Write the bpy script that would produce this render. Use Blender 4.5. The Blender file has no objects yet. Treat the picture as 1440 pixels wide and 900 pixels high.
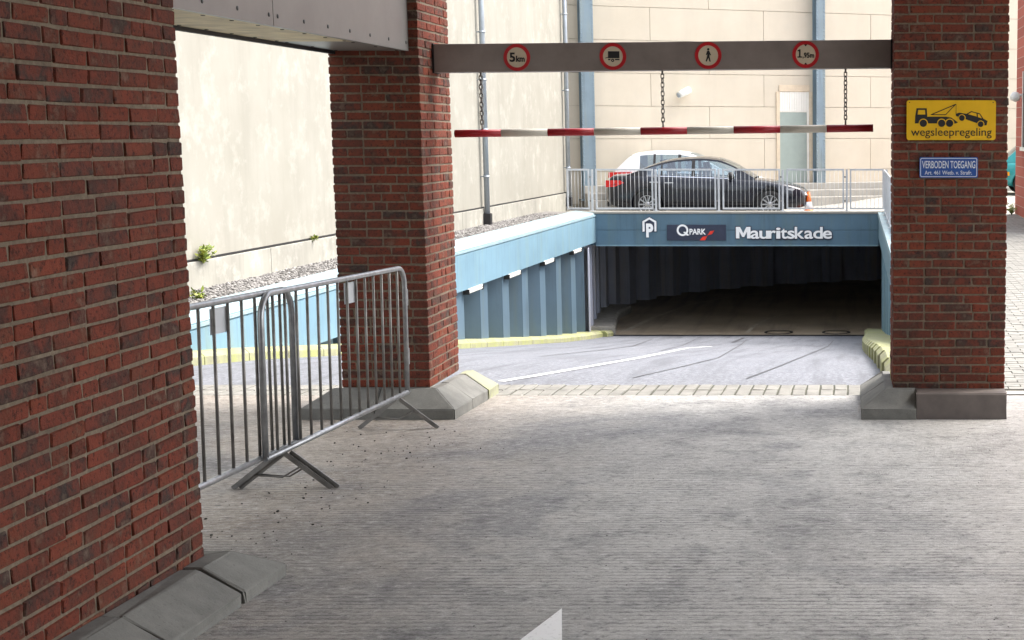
import bpy, bmesh, math, random
from mathutils import Vector, Matrix
R = math.radians
random.seed(7)
S = bpy.context.scene
C = S.collection

# ------------------------------------------------------------------ camera, sky, sun, exposure
F, PX, PY = 2100.0, 1200.0, 450.0          # focal length and principal point in photo pixels (1440 wide)
PITCH = math.atan(263 / F)                 # camera looks slightly down
CZ = 1.96
cam = bpy.data.objects.new('camera', bpy.data.cameras.new('camera'))
C.objects.link(cam)
cam.data.sensor_fit = 'HORIZONTAL'; cam.data.sensor_width = 36
cam.data.lens = F / 1440 * 36
cam.data.shift_x = (720 - PX) / 1440
cam.data.clip_start = .05; cam.data.clip_end = 3000
cam.location = (0, 0, CZ)
cam.rotation_euler = (math.pi / 2 - PITCH, 0, 0)
S.camera = cam

SUN_EL, SUN_AZ = R(56), R(74)             # azimuth clockwise from +Y
w = bpy.data.worlds.new('World'); S.world = w; w.use_nodes = True
nt = w.node_tree
sky = nt.nodes.new('ShaderNodeTexSky'); sky.sky_type = 'NISHITA'; sky.sun_disc = False
sky.sun_elevation = SUN_EL; sky.sun_rotation = SUN_AZ
sky.dust_density = 4.0; sky.air_density = 1.0
hs = nt.nodes.new('ShaderNodeHueSaturation'); hs.inputs['Saturation'].default_value = .42   # overcast: nearly neutral
bg = nt.nodes['Background']; bg.inputs['Strength'].default_value = .15
nt.links.new(sky.outputs[0], hs.inputs['Color']); nt.links.new(hs.outputs[0], bg.inputs['Color'])
sun = bpy.data.objects.new('sun', bpy.data.lights.new('sun', 'SUN')); C.objects.link(sun)
sun.data.energy = .8; sun.data.angle = R(30); sun.data.color = (1, .95, .87)
sd = Vector((math.sin(SUN_AZ) * math.cos(SUN_EL), math.cos(SUN_AZ) * math.cos(SUN_EL), math.sin(SUN_EL)))
sun.rotation_euler = sd.to_track_quat('Z', 'Y').to_euler(); sun.location = sd * 60
S.view_settings.view_transform = 'Standard'; S.view_settings.look = 'None'
S.view_settings.gamma = 1; S.view_settings.use_curve_mapping = False
S.view_settings.exposure = 2.1

# ------------------------------------------------------------------ helpers
def ray(px, py):
    v = (PY - py) / F; c, s = math.cos(PITCH), math.sin(PITCH)
    return Vector(((px - PX) / F, c + v * s, -s + v * c))
def at_y(px, py, Y):
    d = ray(px, py); return Vector((0, 0, CZ)) + d * (Y / d.y)
def at_plane(px, py, p, n):
    d = ray(px, py); o = Vector((0, 0, CZ)); return o + d * ((p - o).dot(n) / d.dot(n))
def at_x(px, py, X):
    d = ray(px, py); return Vector((0, 0, CZ)) + d * (X / d.x)

def link(o, parent=None):
    C.objects.link(o)
    if parent is not None: o.parent = parent
    return o
def tag(o, label=None, cat=None, group=None, kind=None):
    if label: o['label'] = label
    if cat: o['category'] = cat
    if group: o['group'] = group
    if kind: o['kind'] = kind
    return o
def thing(name, loc, label, cat, group=None, rz=0):
    o = bpy.data.objects.new(name, None); o.empty_display_size = .1
    o.location = loc; o.rotation_euler = (0, 0, rz); C.objects.link(o)
    return tag(o, label, cat, group)

class MB:
    """collects shapes; build() links them as one mesh object (coordinates are local to the parent)"""
    def __init__(s): s.v = []; s.f = []; s.sm = []
    def add(s, v, f, smooth=False):
        b = len(s.v); s.v += [tuple(p) for p in v]; s.f += [tuple(i + b for i in q) for q in f]; s.sm += [smooth] * len(f); return s
    def box(s, x0, x1, y0, y1, z0, z1):
        v = [(x0, y0, z0), (x1, y0, z0), (x1, y1, z0), (x0, y1, z0), (x0, y0, z1), (x1, y0, z1), (x1, y1, z1), (x0, y1, z1)]
        return s.add(v, [(0, 3, 2, 1), (4, 5, 6, 7), (0, 1, 5, 4), (1, 2, 6, 5), (2, 3, 7, 6), (3, 0, 4, 7)])
    def obox(s, c, ax, ay, az):
        c = Vector(c); ax = Vector(ax); ay = Vector(ay); az = Vector(az)
        v = [c + i * ax + j * ay + k * az for k in (-1, 1) for (i, j) in ((-1, -1), (1, -1), (1, 1), (-1, 1))]
        return s.add(v, [(0, 3, 2, 1), (4, 5, 6, 7), (0, 1, 5, 4), (1, 2, 6, 5), (2, 3, 7, 6), (3, 0, 4, 7)])
    def bar(s, a, b, wx, wz, up=(0, 0, 1)):
        a = Vector(a); b = Vector(b); d = (b - a); L = d.length; d.normalize(); up = Vector(up)
        sx = d.cross(up)
        if sx.length < 1e-4: sx = Vector((1, 0, 0))
        sx.normalize(); u = sx.cross(d)
        return s.obox((a + b) / 2, d * (L / 2), sx * (wx / 2), u * (wz / 2))
    def tube(s, pts, r, n=8, cap=True, closed=False):
        pts = [Vector(p) for p in pts]; N = len(pts); rings = []
        up = None
        for i, p in enumerate(pts):
            a = pts[i - 1] if (i > 0 or closed) else p
            b = pts[(i + 1) % N] if (i < N - 1 or closed) else p
            d = (b - a).normalized()
            if up is None:
                up = Vector((0, 0, 1)) if abs(d.z) < .9 else Vector((1, 0, 0))
            u = (up - d * up.dot(d)).normalized(); up = u; q = d.cross(u)
            rr = r[i] if isinstance(r, (list, tuple)) else r
            rings.append([p + (u * math.cos(2 * math.pi * k / n) + q * math.sin(2 * math.pi * k / n)) * rr for k in range(n)])
        v = [x for g in rings for x in g]; f = []
        for i in range(N if closed else N - 1):
            j = (i + 1) % N
            for k in range(n):
                f.append((i * n + k, i * n + (k + 1) % n, j * n + (k + 1) % n, j * n + k))
        s.add(v, f, True)
        if cap and not closed:
            b = len(s.v) - len(v)
            s.f += [tuple(b + k for k in range(n))[::-1], tuple(b + (N - 1) * n + k for k in range(n))]; s.sm += [False, False]
        return s
    def prism(s, poly, fn, t0, t1):
        """poly: 2-D outline, fn(u, v, t) -> point"""
        n = len(poly)
        v = [fn(u, q, t0) for u, q in poly] + [fn(u, q, t1) for u, q in poly]
        f = [tuple(range(n))[::-1], tuple(range(n, 2 * n))] + [(i, (i + 1) % n, n + (i + 1) % n, n + i) for i in range(n)]
        return s.add(v, f)
    def grid(s, rows, smooth=True, flip=False):
        m = len(rows[0]); v = [p for r in rows for p in r]
        f = [(i * m + j, i * m + j + 1, (i + 1) * m + j + 1, (i + 1) * m + j) for i in range(len(rows) - 1) for j in range(m - 1)]
        if flip: f = [q[::-1] for q in f]
        return s.add(v, f, smooth)
    def lathe(s, prof, c, axis, n=24):
        """prof: (radius, along axis) pairs"""
        c = Vector(c); axis = Vector(axis).normalized()
        u = axis.orthogonal().normalized(); q = axis.cross(u)
        rows = [[c + axis * h + (u * math.cos(2 * math.pi * k / n) + q * math.sin(2 * math.pi * k / n)) * r for k in range(n + 1)] for r, h in prof]
        return s.grid(rows)
    def mesh(s, name):
        m = bpy.data.meshes.new(name); m.from_pydata(s.v, [], s.f)
        m.polygons.foreach_set('use_smooth', s.sm); m.update(); return m
    def build(s, name, mat, parent=None, recalc=True, bevel=0):
        m = s.mesh(name)
        bm = bmesh.new(); bm.from_mesh(m)
        if recalc: bmesh.ops.recalc_face_normals(bm, faces=bm.faces)
        if bevel:
            bmesh.ops.bevel(bm, geom=[e for e in bm.edges], offset=bevel, segments=2, affect='EDGES', profile=.6)
        bm.to_mesh(m); bm.free()
        o = bpy.data.objects.new(name, m)
        if mat: m.materials.append(mat)
        return link(o, parent)

# ------------------------------------------------------------------ materials
class NT:
    def __init__(s, name):
        s.m = bpy.data.materials.new(name); s.m.use_nodes = True; s.t = s.m.node_tree; s.b = s.t.nodes['Principled BSDF']
    def n(s, typ, **kw):
        x = s.t.nodes.new('ShaderNode' + typ)
        for k, v in kw.items():
            if k in x.inputs.keys() if hasattr(x.inputs, 'keys') else False: x.inputs[k].default_value = v
            else: setattr(x, k, v)
        return x
    def l(s, a, b): s.t.links.new(a, b)
    def coord(s, scale=(1, 1, 1), kind='Object', rot=(0, 0, 0)):
        if kind == 'World': o = s.n('NewGeometry').outputs['Position']
        else: o = s.n('TexCoord').outputs[kind]
        mp = s.n('Mapping'); mp.inputs['Scale'].default_value = scale; mp.inputs['Rotation'].default_value = rot; s.l(o, mp.inputs[0]); return mp.outputs[0]
    def noise(s, sc, det=5, rough=.55, vec=None, out='Fac', dist=0):
        x = s.n('TexNoise'); x.inputs['Scale'].default_value = sc; x.inputs['Detail'].default_value = det
        x.inputs['Roughness'].default_value = rough; x.inputs['Distortion'].default_value = dist
        if vec is not None: s.l(vec, x.inputs['Vector'])
        return x.outputs[out]
    def ramp(s, fac, stops):
        r = s.n('ValToRGB'); e = r.color_ramp.elements
        while len(e) < len(stops): e.new(.5)
        for el, (p, c) in zip(e, stops):
            el.position = p; el.color = (*c, 1) if not isinstance(c, (int, float)) else (c, c, c, 1)
        s.l(fac, r.inputs[0]); return r.outputs[0]
    def mix(s, a, b, fac, mode='MIX'):
        x = s.n('Mix'); x.data_type = 'RGBA'; x.blend_type = mode
        for i, val in ((6, a), (7, b)):
            if hasattr(val, 'is_linked'): s.l(val, x.inputs[i])
            else: x.inputs[i].default_value = (*val, 1)
        if hasattr(fac, 'is_linked'): s.l(fac, x.inputs[0])
        else: x.inputs[0].default_value = fac
        return x.outputs[2]
    def math(s, op, a, b=0.0, clamp=False):
        x = s.n('Math'); x.operation = op; x.use_clamp = clamp
        for i, val in ((0, a), (1, b)):
            if hasattr(val, 'is_linked'): s.l(val, x.inputs[i])
            else: x.inputs[i].default_value = val
        return x.outputs[0]
    def bump(s, h, strength=.3, dist=.01):
        x = s.n('Bump'); x.inputs['Strength'].default_value = strength; x.inputs['Distance'].default_value = dist
        s.l(h, x.inputs['Height']); s.l(x.outputs[0], s.b.inputs['Normal'])
    def col(s, c):
        if hasattr(c, 'is_linked'): s.l(c, s.b.inputs['Base Color'])
        else: s.b.inputs['Base Color'].default_value = (*c, 1)
    def set(s, **kw):
        for k, v in kw.items():
            k = k.replace('_', ' ')
            if hasattr(v, 'is_linked'): s.l(v, s.b.inputs[k])
            else: s.b.inputs[k].default_value = v
        return s
def simple(name, c, rough=.5, metal=0, var=.25, nscale=6, bump=0, bscale=60, spec=.5):
    k = NT(name); v = k.coord(kind='World')
    nz = k.noise(nscale, 6, .6, v)
    lo = tuple(x * (1 - var) for x in c); hi = tuple(min(1, x * (1 + var)) for x in c)
    k.col(k.ramp(nz, [(.3, lo), (.7, hi)])); k.set(Roughness=rough, Metallic=metal)
    k.b.inputs['Specular IOR Level'].default_value = spec
    if bump: k.bump(k.noise(bscale, 4, .6, v), bump, .005)
    return k.m

def mat_brick(name, reds):
    k = NT(name)
    rnd = k.math('FRACT', k.math('ADD', k.n('ObjectInfo').outputs['Random'], k.n('NewGeometry').outputs['Random Per Island']))
    base = k.ramp(rnd, reds)
    v = k.coord(kind='World')
    n1 = k.noise(48, 6, .75, v); n2 = k.noise(120, 5, .75, v); n3 = k.noise(11, 5, .65, v); n4 = k.noise(1.6, 6, .65, v)
    c = k.mix(base, (.24, .052, .030), k.ramp(n3, [(.42, .55), (.56, 0)]))
    c = k.mix(c, (.018, .013, .012), k.ramp(n1, [(.53, 0), (.64, .75)]))
    c = k.mix(c, (.26, .19, .14), k.ramp(n3, [(.57, 0), (.72, .5)]))
    c = k.mix(c, (.035, .026, .022), k.ramp(n2, [(.30, .6), (.42, 0)]))
    c = k.mix(c, (.05, .036, .030), k.ramp(n4, [(.48, 0), (.70, .55)]))
    k.col(c); k.set(Roughness=.9); k.b.inputs['Specular IOR Level'].default_value = .2
    h = k.math('ADD', k.math('MULTIPLY', n1, -.8), k.math('MULTIPLY', n2, .5))
    k.bump(h, 1.0, .009); return k.m
REDS = [(0, (.108, .034, .022)), (.25, (.155, .043, .025)), (.42, (.122, .039, .026)), (.60, (.182, .053, .029)), (.76, (.092, .036, .027)), (.90, (.078, .042, .033)), (1, (.056, .040, .035))]
M_BRICK = mat_brick('brick_red', REDS)
def mk_mortar():
    k = NT('mortar'); v = k.coord(kind='World'); n = k.noise(50, 6, .7, v); n2 = k.noise(4, 4, .6, v)
    k.col(k.mix(k.ramp(n, [(.3, (.115, .088, .060)), (.7, (.235, .185, .13))]), (.09, .065, .045), k.ramp(n2, [(.45, 0), (.7, .5)])))
    k.set(Roughness=.95); k.bump(n, .8, .006); return k.m
M_MORTAR = mk_mortar()

def mk_floor():
    k = NT('brushed_concrete'); v = k.coord(kind='World')
    groove = k.noise(1.0, 8, .75, k.coord((1.6, 26, 1), 'World')); groove2 = k.noise(1.0, 6, .75, k.coord((5.0, 70, 1), 'World'))
    big = k.noise(.8, 6, .62, v, dist=.5); mid = k.noise(3.0, 7, .68, v); grain = k.noise(27, 7, .85, k.coord((.7, 1, 1), 'World')); fine = k.noise(95, 5, .8, v)
    c = k.ramp(big, [(.28, (.29, .283, .275)), (.42, (.44, .428, .408)), (.55, (.56, .545, .515)), (.70, (.41, .40, .385))])
    c = k.mix(c, (.20, .197, .20), k.ramp(mid, [(.52, 0), (.66, .6)]))
    c = k.mix(c, (.60, .585, .56), k.ramp(k.noise(1.7, 6, .65, v), [(.54, 0), (.70, .6)]))
    sx = k.n('SeparateXYZ'); k.l(k.n('NewGeometry').outputs['Position'], sx.inputs[0])
    wob = k.math('MULTIPLY', k.math('SUBTRACT', mid, .5), 1.8)
    left = k.n('MapRange'); k.l(k.math('ADD', sx.outputs[0], wob), left.inputs[0])       # sandy dirt gathers along the barriers
    left.inputs[1].default_value = -1.4; left.inputs[2].default_value = -2.8; left.inputs[3].default_value = 0; left.inputs[4].default_value = .6
    c = k.mix(c, (.36, .275, .195), left.outputs[0])
    right = k.n('MapRange'); k.l(k.math('ADD', sx.outputs[0], wob), right.inputs[0])
    right.inputs[1].default_value = .3; right.inputs[2].default_value = 1.4; right.inputs[3].default_value = 0; right.inputs[4].default_value = .35
    c = k.mix(c, (.36, .29, .235), right.outputs[0])
    oil = k.ramp(k.noise(1.25, 3, .5, k.coord((1, .8, 1), 'World'), dist=1.2), [(.66, 0), (.74, .45)])
    c = k.mix(c, (.13, .115, .11), oil)
    damp = k.noise(.42, 5, .6, v, dist=.6)
    c = k.mix(c, (.20, .20, .215), k.ramp(damp, [(.53, 0), (.62, .7)]))
    wv = k.n('TexWave'); wv.wave_type = 'BANDS'; wv.bands_direction = 'Y'; wv.wave_profile = 'SAW'
    k.l(k.coord((1, 1, 1), 'World'), wv.inputs['Vector']); wv.inputs['Scale'].default_value = 6.5; wv.inputs['Distortion'].default_value = 2.2
    wv.inputs['Detail'].default_value = 5; wv.inputs['Detail Scale'].default_value = 3.0; wv.inputs['Detail Roughness'].default_value = .7
    broom = k.math('MULTIPLY', k.ramp(wv.outputs['Fac'], [(.0, .95), (.34, 0)]), k.ramp(k.noise(2.2, 5, .6, v), [(.38, .25), (.6, 1)]))
    c = k.mix(c, (.075, .072, .068), broom)
    c = k.mix(c, (.06, .058, .058), k.ramp(groove, [(.32, .8), (.40, 0)]))
    c = k.mix(c, (.08, .076, .074), k.ramp(groove2, [(.32, .6), (.42, 0)]))
    c = k.mix(c, (.075, .072, .072), k.ramp(grain, [(.37, .9), (.47, 0)]))
    c = k.mix(c, (.72, .71, .69), k.ramp(grain, [(.53, 0), (.65, .8)]))
    c = k.mix(c, (.10, .098, .096), k.ramp(fine, [(.32, .7), (.44, 0)]))
    k.col(c); k.set(Roughness=k.ramp(mid, [(.35, .36), (.7, .62)]))
    h = k.math('ADD', k.math('MULTIPLY', groove, .6), k.math('ADD', k.math('MULTIPLY', grain, .9), k.math('MULTIPLY', groove2, .5)))
    k.bump(h, 1.0, .022); return k.m
M_FLOOR = mk_floor()
def mk_asphalt():
    k = NT('asphalt'); v = k.coord(kind='World'); f = k.noise(26, 6, .85, v); m = k.noise(1.1, 5, .6, v); st = k.noise(1, 4, .6, k.coord((5, .22, 1), 'World'))
    c = k.ramp(f, [(.3, (.05, .054, .066)), (.5, (.155, .161, .182)), (.68, (.31, .32, .345))])
    c = k.mix(c, (.12, .125, .14), k.ramp(m, [(.45, 0), (.7, .4)]))
    c = k.mix(c, (.085, .088, .10), k.ramp(st, [(.48, 0), (.66, .65)]))
    k.col(c); k.set(Roughness=.7); k.bump(f, .7, .01); return k.m
M_ASPHALT = mk_asphalt()
def mk_gfloor():
    k = NT('garage_floor'); v = k.coord(kind='World'); m = k.noise(.8, 6, .6, v); st = k.noise(1, 5, .6, k.coord((3, .2, 1), 'World'))
    c = k.ramp(m, [(.3, (.24, .19, .13)), (.6, (.37, .30, .215)), (.8, (.46, .39, .30))])
    c = k.mix(c, (.09, .07, .05), k.ramp(st, [(.5, 0), (.72, .6)]))
    k.col(c); k.set(Roughness=.5); k.bump(m, .2, .01); return k.m
M_GFLOOR = mk_gfloor()
def mk_cream(name, a, b, streak=.35):
    k = NT(name); v = k.coord(kind='World'); m = k.noise(.9, 7, .62, v); s1 = k.noise(1, 6, .65, k.coord((3.4, 3.4, .35), 'World')); f = k.noise(40, 4, .7, v)
    c = k.ramp(m, [(.3, a), (.7, b)])
    c = k.mix(c, tuple(x * .72 for x in a), k.ramp(s1, [(.48, 0), (.75, streak)]))
    c = k.mix(c, (.47, .45, .40), k.ramp(k.noise(2.6, 8, .7, v), [(.52, 0), (.7, streak)]))
    k.col(c); k.set(Roughness=.9); k.bump(f, .25, .004); return k.m
M_CREAM = mk_cream('cream_render', (.255, .242, .203), (.30, .286, .246), .38)
M_PANEL = mk_cream('cream_panel', (.54, .478, .378), (.60, .535, .43), .15)
M_JOINT = simple('joint_filler', (.46, .405, .315), .9)
M_PLINTH = mk_cream('plinth_concrete', (.25, .24, .208), (.34, .33, .285), .7)
M_CEIL = simple('soffit_plaster', (.36, .35, .33), .9)
M_GCEIL = simple('garage_soffit', (.62, .61, .58), .9)
M_DARKWALL = simple('dark_wall', (.16, .11, .09), .9)
def mk_blue(name, c):
    k = NT(name); v = k.coord(kind='World'); m = k.noise(1.2, 6, .6, v); s1 = k.noise(1, 5, .6, k.coord((4, 4, .4), 'World'))
    cc = k.ramp(m, [(.3, tuple(x * .88 for x in c)), (.7, tuple(x * 1.1 for x in c))])
    cc = k.mix(cc, (c[0] * 1.25, c[1] * 1.02, c[2] * .72), k.ramp(s1, [(.5, 0), (.72, .6)]))
    cc = k.mix(cc, tuple(x * .45 for x in c), k.ramp(k.noise(1, 6, .7, k.coord((7, 7, .5), 'World')), [(.54, 0), (.75, .6)]))
    cc = k.mix(cc, (.08, .10, .10), k.ramp(k.noise(7, 8, .75, v), [(.62, 0), (.78, .5)]))
    k.col(cc); k.set(Roughness=.45); k.bump(k.noise(25, 3, .5, v), .08, .004); return k.m
M_BLUE = mk_blue('blue_paint', (.165, .275, .345))
M_BLUE2 = mk_blue('blue_paint_dark', (.082, .155, .215))
M_COLUMN = mk_blue('blue_grey_column', (.185, .25, .295))
M_GWALL = mk_blue('garage_wall_paint', (.40, .42, .50))
M_PILE = mk_blue('blue_pile', (.09, .140, .185))
M_COPING = mk_blue('pale_blue_coping', (.26, .365, .41))
M_GALV = simple('galvanised_steel', (.34, .35, .36), .38, .75, .25, 18)
M_GALVD = simple('weathered_steel', (.20, .19, .175), .45, .6, .3, 14)
M_RAIL = simple('railing_steel', (.50, .52, .54), .45, .1, .12)
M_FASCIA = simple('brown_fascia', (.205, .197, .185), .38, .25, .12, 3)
M_BEAM = simple('brown_beam', (.25, .21, .19), .45, .15, .15, 5)
M_SOFFIT = simple('beige_soffit', (.60, .51, .31), .6)
M_BLACK = simple('black', (.012, .011, .012), .6)
M_SCREW = simple('screw_head', (.02, .02, .02), .5)
M_RED = simple('red_paint', (.40, .012, .022), .4, 0, .15)
M_WHITE = simple('white_paint', (.62, .58, .50), .5, 0, .15)
M_SIGNW = simple('sign_cream', (.62, .52, .38), .5, 0, .1)
M_SIGNRED = simple('sign_red', (.48, .012, .018), .4, 0, .15)
M_YEL = simple('sign_yellow', (.80, .47, .012), .4, 0, .08)
M_SBLUE = simple('sign_blue', (.022, .085, .32), .35, 0, .1)
M_SWHITE = simple('sign_white', (.72, .75, .8), .4, 0, .05)
M_NAVY = simple('navy_panel', (.022, .03, .06), .35, 0, .1)
M_LETTER = simple('letter_white', (.85, .85, .85), .4, 0, .03)
def mk_wedge(name, c, moss=0):
    k = NT(name); v = k.coord(kind='World'); m = k.noise(6, 7, .65, v); f = k.noise(90, 4, .75, v)
    cc = k.ramp(m, [(.3, tuple(x * .7 for x in c)), (.7, tuple(x * 1.2 for x in c))])
    cc = k.mix(cc, tuple(x * .35 for x in c), k.ramp(f, [(.3, .7), (.42, 0)]))
    if moss: cc = k.mix(cc, (.27, .29, .085), k.ramp(k.noise(3, 6, .65, v), [(.52 - .25 * moss, 0), (.72 - .25 * moss, .75)]))
    k.col(cc); k.set(Roughness=.85); k.bump(k.math('ADD', m, f), .4, .006); return k.m
M_WEDGE = mk_wedge('wedge_concrete', (.175, .172, .155))
M_WEDGEM = mk_wedge('mossy_concrete', (.28, .275, .21), .3)
M_KERB = mk_wedge('mossy_kerb', (.30, .295, .185), .4)
M_KERBP = mk_wedge('plain_kerb', (.30, .28, .24))
M_COVER = simple('brown_cover', (.115, .095, .085), .6, 0, .2, 8)
M_PAVER = mk_wedge('paver', (.23, .222, .198))
M_PJOINT = simple('paver_joint', (.07, .07, .05), .95)
M_STREET = simple('street_concrete', (.34, .325, .29), .85, 0, .15, 2, .3)
def mk_gravel():
    k = NT('gravel_stone'); r = k.n('NewGeometry').outputs['Random Per Island']
    k.col(k.ramp(r, [(0, (.09, .085, .08)), (.5, (.19, .18, .17)), (1, (.33, .315, .30))])); k.set(Roughness=.85); return k.m
M_GRAVEL = mk_gravel()
M_GRBASE = simple('gravel_bed', (.17, .16, .15), .95, 0, .4, 40, .6, 60)
M_PAINT = NT('road_paint')
_v = M_PAINT.coord(kind='World'); M_PAINT.col(M_PAINT.mix((.84, .84, .83), (.36, .36, .35), M_PAINT.ramp(M_PAINT.noise(45, 6, .75, _v), [(.57, 0), (.66, .8)]))); M_PAINT.set(Roughness=.6); M_PAINT = M_PAINT.m
M_TAR = simple('tar_seam', (.05, .05, .055), .6)
M_RUBBER = simple('rubber', (.015, .015, .016), .8)
M_CHROME = simple('chrome', (.6, .6, .62), .2, 1, .05)
M_ALLOY = simple('alloy', (.45, .46, .48), .3, .8, .05)
M_PIPE = simple('zinc_pipe', (.36, .40, .44), .45, .5, .15, 4)
M_DOOR = simple('door_green', (.30, .36, .33), .5, 0, .05)
M_TRIM = simple('stone_trim', (.60, .50, .37), .85, 0, .1)
M_LAMPW = simple('lamp_white', (.75, .74, .68), .4, 0, .05)
def car_paint(name, c):
    k = NT(name); k.col(c); k.set(Roughness=.3, Metallic=0); k.b.inputs['Specular IOR Level'].default_value = .25; k.b.inputs['Coat Weight'].default_value = .7; k.b.inputs['Coat Roughness'].default_value = .03; return k.m
M_CARNAVY = car_paint('navy_car_paint', (.004, .005, .011))
M_CARWHITE = car_paint('white_car_paint', (.75, .76, .78))
M_CARTEAL = car_paint('teal_car_paint', (.02, .26, .27))
def mk_glass(name, tint, tr=.62):
    k = NT(name); t = k.n('BsdfTransparent'); t.inputs[0].default_value = (*tint, 1)
    g = k.n('BsdfGlossy'); g.inputs['Roughness'].default_value = .02; g.inputs['Color'].default_value = (.9, .95, 1, 1)
    fr = k.n('LayerWeight'); fr.inputs['Blend'].default_value = .45
    f = k.math('ADD', k.math('MULTIPLY', fr.outputs['Fresnel'], .8), .10, True)
    mx = k.n('MixShader'); k.l(f, mx.inputs[0]); k.l(t.outputs[0], mx.inputs[1]); k.l(g.outputs[0], mx.inputs[2])
    k.l(mx.outputs[0], k.t.nodes['Material Output'].inputs[0]); return k.m
M_GLASS = mk_glass('car_glass', (.62, .72, .74))
M_TAIL = simple('tail_red', (.60, .012, .012), .15, 0, .05)
M_AMBER = simple('amber_lens', (.75, .32, .02), .2, 0, .05)
M_HEAD = simple('headlight', (.55, .57, .6), .12, .4, .05)
M_SEAT = simple('seat_cloth', (.05, .05, .055), .9)
M_ORANGE = simple('cone_orange', (.85, .17, .015), .5, 0, .05)
def mk_leaf():
    k = NT('weed_leaf'); r = k.n('NewGeometry').outputs['Random Per Island']
    k.col(k.ramp(r, [(0, (.10, .15, .02)), (.6, (.20, .25, .03)), (1, (.34, .34, .05))])); k.set(Roughness=.6); return k.m
M_LEAF = mk_leaf()
def mk_farbrick():
    k = NT('far_brick'); v = k.coord((1, 1, 1), 'World', (math.pi / 2, 0, math.pi / 2))
    b = k.n('TexBrick'); k.l(v, b.inputs['Vector']); b.inputs['Scale'].default_value = 1
    b.inputs['Brick Width'].default_value = .22; b.inputs['Row Height'].default_value = .062; b.inputs['Mortar Size'].default_value = .006
    b.inputs['Color1'].default_value = (.42, .10, .065, 1); b.inputs['Color2'].default_value = (.33, .075, .05, 1); b.inputs['Mortar'].default_value = (.42, .36, .30, 1)
    k.col(b.outputs[0]); k.set(Roughness=.9); k.bump(b.outputs[1], -.5, .006); return k.m
M_FARBRICK = mk_farbrick()

# ------------------------------------------------------------------ levels of the ground
def interp(tab, y):
    if y <= tab[0][0]:
        (a, za), (b, zb) = tab[0], tab[1]; return za + (y - a) * (zb - za) / (b - a)
    for (a, za), (b, zb) in zip(tab, tab[1:]):
        if y <= b: return za + (zb - za) * (y - a) / (b - a)
    return tab[-1][1]
GPROF = [(-8, .032 * 18.1), (11.3, -.038), (11.9, -.06), (12.9, -.115), (13.8, -.20), (15.5, -.39), (23.5, -1.42), (30, -2.24), (33, -2.58), (34.5, -2.72), (60, -2.8)]
def gz(y): return interp(GPROF, y)
def street_z(x, y):
    s = interp([(11, -.03), (34.8, .10), (41, .30), (60, .35)], y)
    t = min(1, max(0, (x + 1.5) / 3.5)); t = t * t * (3 - 2 * t)
    return -.03 * (1 - t) + s * t
def band_x(y): return -6.49 + .027 * (y - 14.45)      # face of the ramp's left wall
def wall_x(y): return -7.92 + .026 * (y - 17.7)       # face of the cream building on the left
YE = 34.5                                             # garage entrance
XR = .58                                              # ramp's right wall

def sheet(name, mat, xs, ys, zf, dz=0, kind='structure', parent=None):
    m = MB(); m.grid([[(x, y, zf(x, y) + dz) for x in xs] for y in ys], False, True)
    o = m.build(name, mat, parent, recalc=False)
    for p in o.data.polygons: p.use_smooth = True
    if kind: tag(o, kind=kind)
    return o
def lin(a, b, n): return [a + (b - a) * i / n for i in range(n + 1)]

# wide ground around the sunken ramp
g = MB()
for (x0, x1, y0, y1) in ((-600, -8.6, -600, 1400), (26, 600, -600, 1400), (-8.6, 26, 60, 1400), (-8.6, 26, -600, -9)):
    g.add([(x0, y0, -.35), (x1, y0, -.35), (x1, y1, -.35), (x0, y1, -.35)], [(0, 1, 2, 3)])
tag(g.build('ground', M_STREET), kind='structure')
sheet('concrete_floor', M_FLOOR, [-6.6, -3, 0, 3.75, 9], lin(-9, 11.3, 20), lambda x, y: gz(y))
sheet('ramp_road', M_ASPHALT, [-6.75, -4, -2, 0, .75], [11.3 + i * .4 for i in range(59)], lambda x, y: gz(min(y, YE)), -.012)
sheet('garage_floor', M_GFLOOR, lin(-7.5, 14, 8), lin(YE, 56, 8), lambda x, y: -2.72 - .004 * (y - YE))
sheet('street', M_STREET, [.93, 1.3, 1.8, 2.3, 3, 6, 26], lin(11.3, 60, 40), street_z)
sheet('parking_deck', M_STREET, [-7.6, -5, -1.5, -.9, -.3, .3, .93], lin(YE + .25, 47, 12), street_z)

# ------------------------------------------------------------------ brick pillars
def brick_mesh(L, seed):
    rn = random.Random(seed); bm = bmesh.new(); bmesh.ops.create_cube(bm, size=1)
    for v in bm.verts: v.co = Vector((v.co.x * L, v.co.y * .1, v.co.z * .0505))
    bmesh.ops.bevel(bm, geom=bm.edges[:], offset=.0045, segments=1, affect='EDGES')
    for v in bm.verts:
        j = .0022; v.co += Vector((rn.uniform(-j, j), rn.uniform(-j, j) * 1.3, rn.uniform(-j, j)))
    bmesh.ops.recalc_face_normals(bm, faces=bm.faces)
    m = bpy.data.meshes.new('brick'); bm.to_mesh(m); bm.free(); m.materials.append(M_BRICK); return m
STR = [brick_mesh(.2095, i) for i in range(8)]; HDR = [brick_mesh(.0995, 50 + i) for i in range(6)]
JT = .0105
def fill_run(L, rn, lead=None):
    """wild bond: a row of stretchers, headers and cut bricks of total length L"""
    out = []; p = 0.0
    if lead: out.append((0, lead)); p = lead + JT
    while L - p > .26:
        s = .21 if rn.random() < .8 else .10
        if L - p - s - JT < .07 and s == .21: s = .155
        out.append((p, s)); p += s + JT
    if L - p > .215:
        h = (L - p - JT) * rn.choice((.36, .5)); out += [(p, h), (p + h + JT, L - p - h - JT)]
    elif L - p > .03: out.append((p, L - p))
    return out
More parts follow.
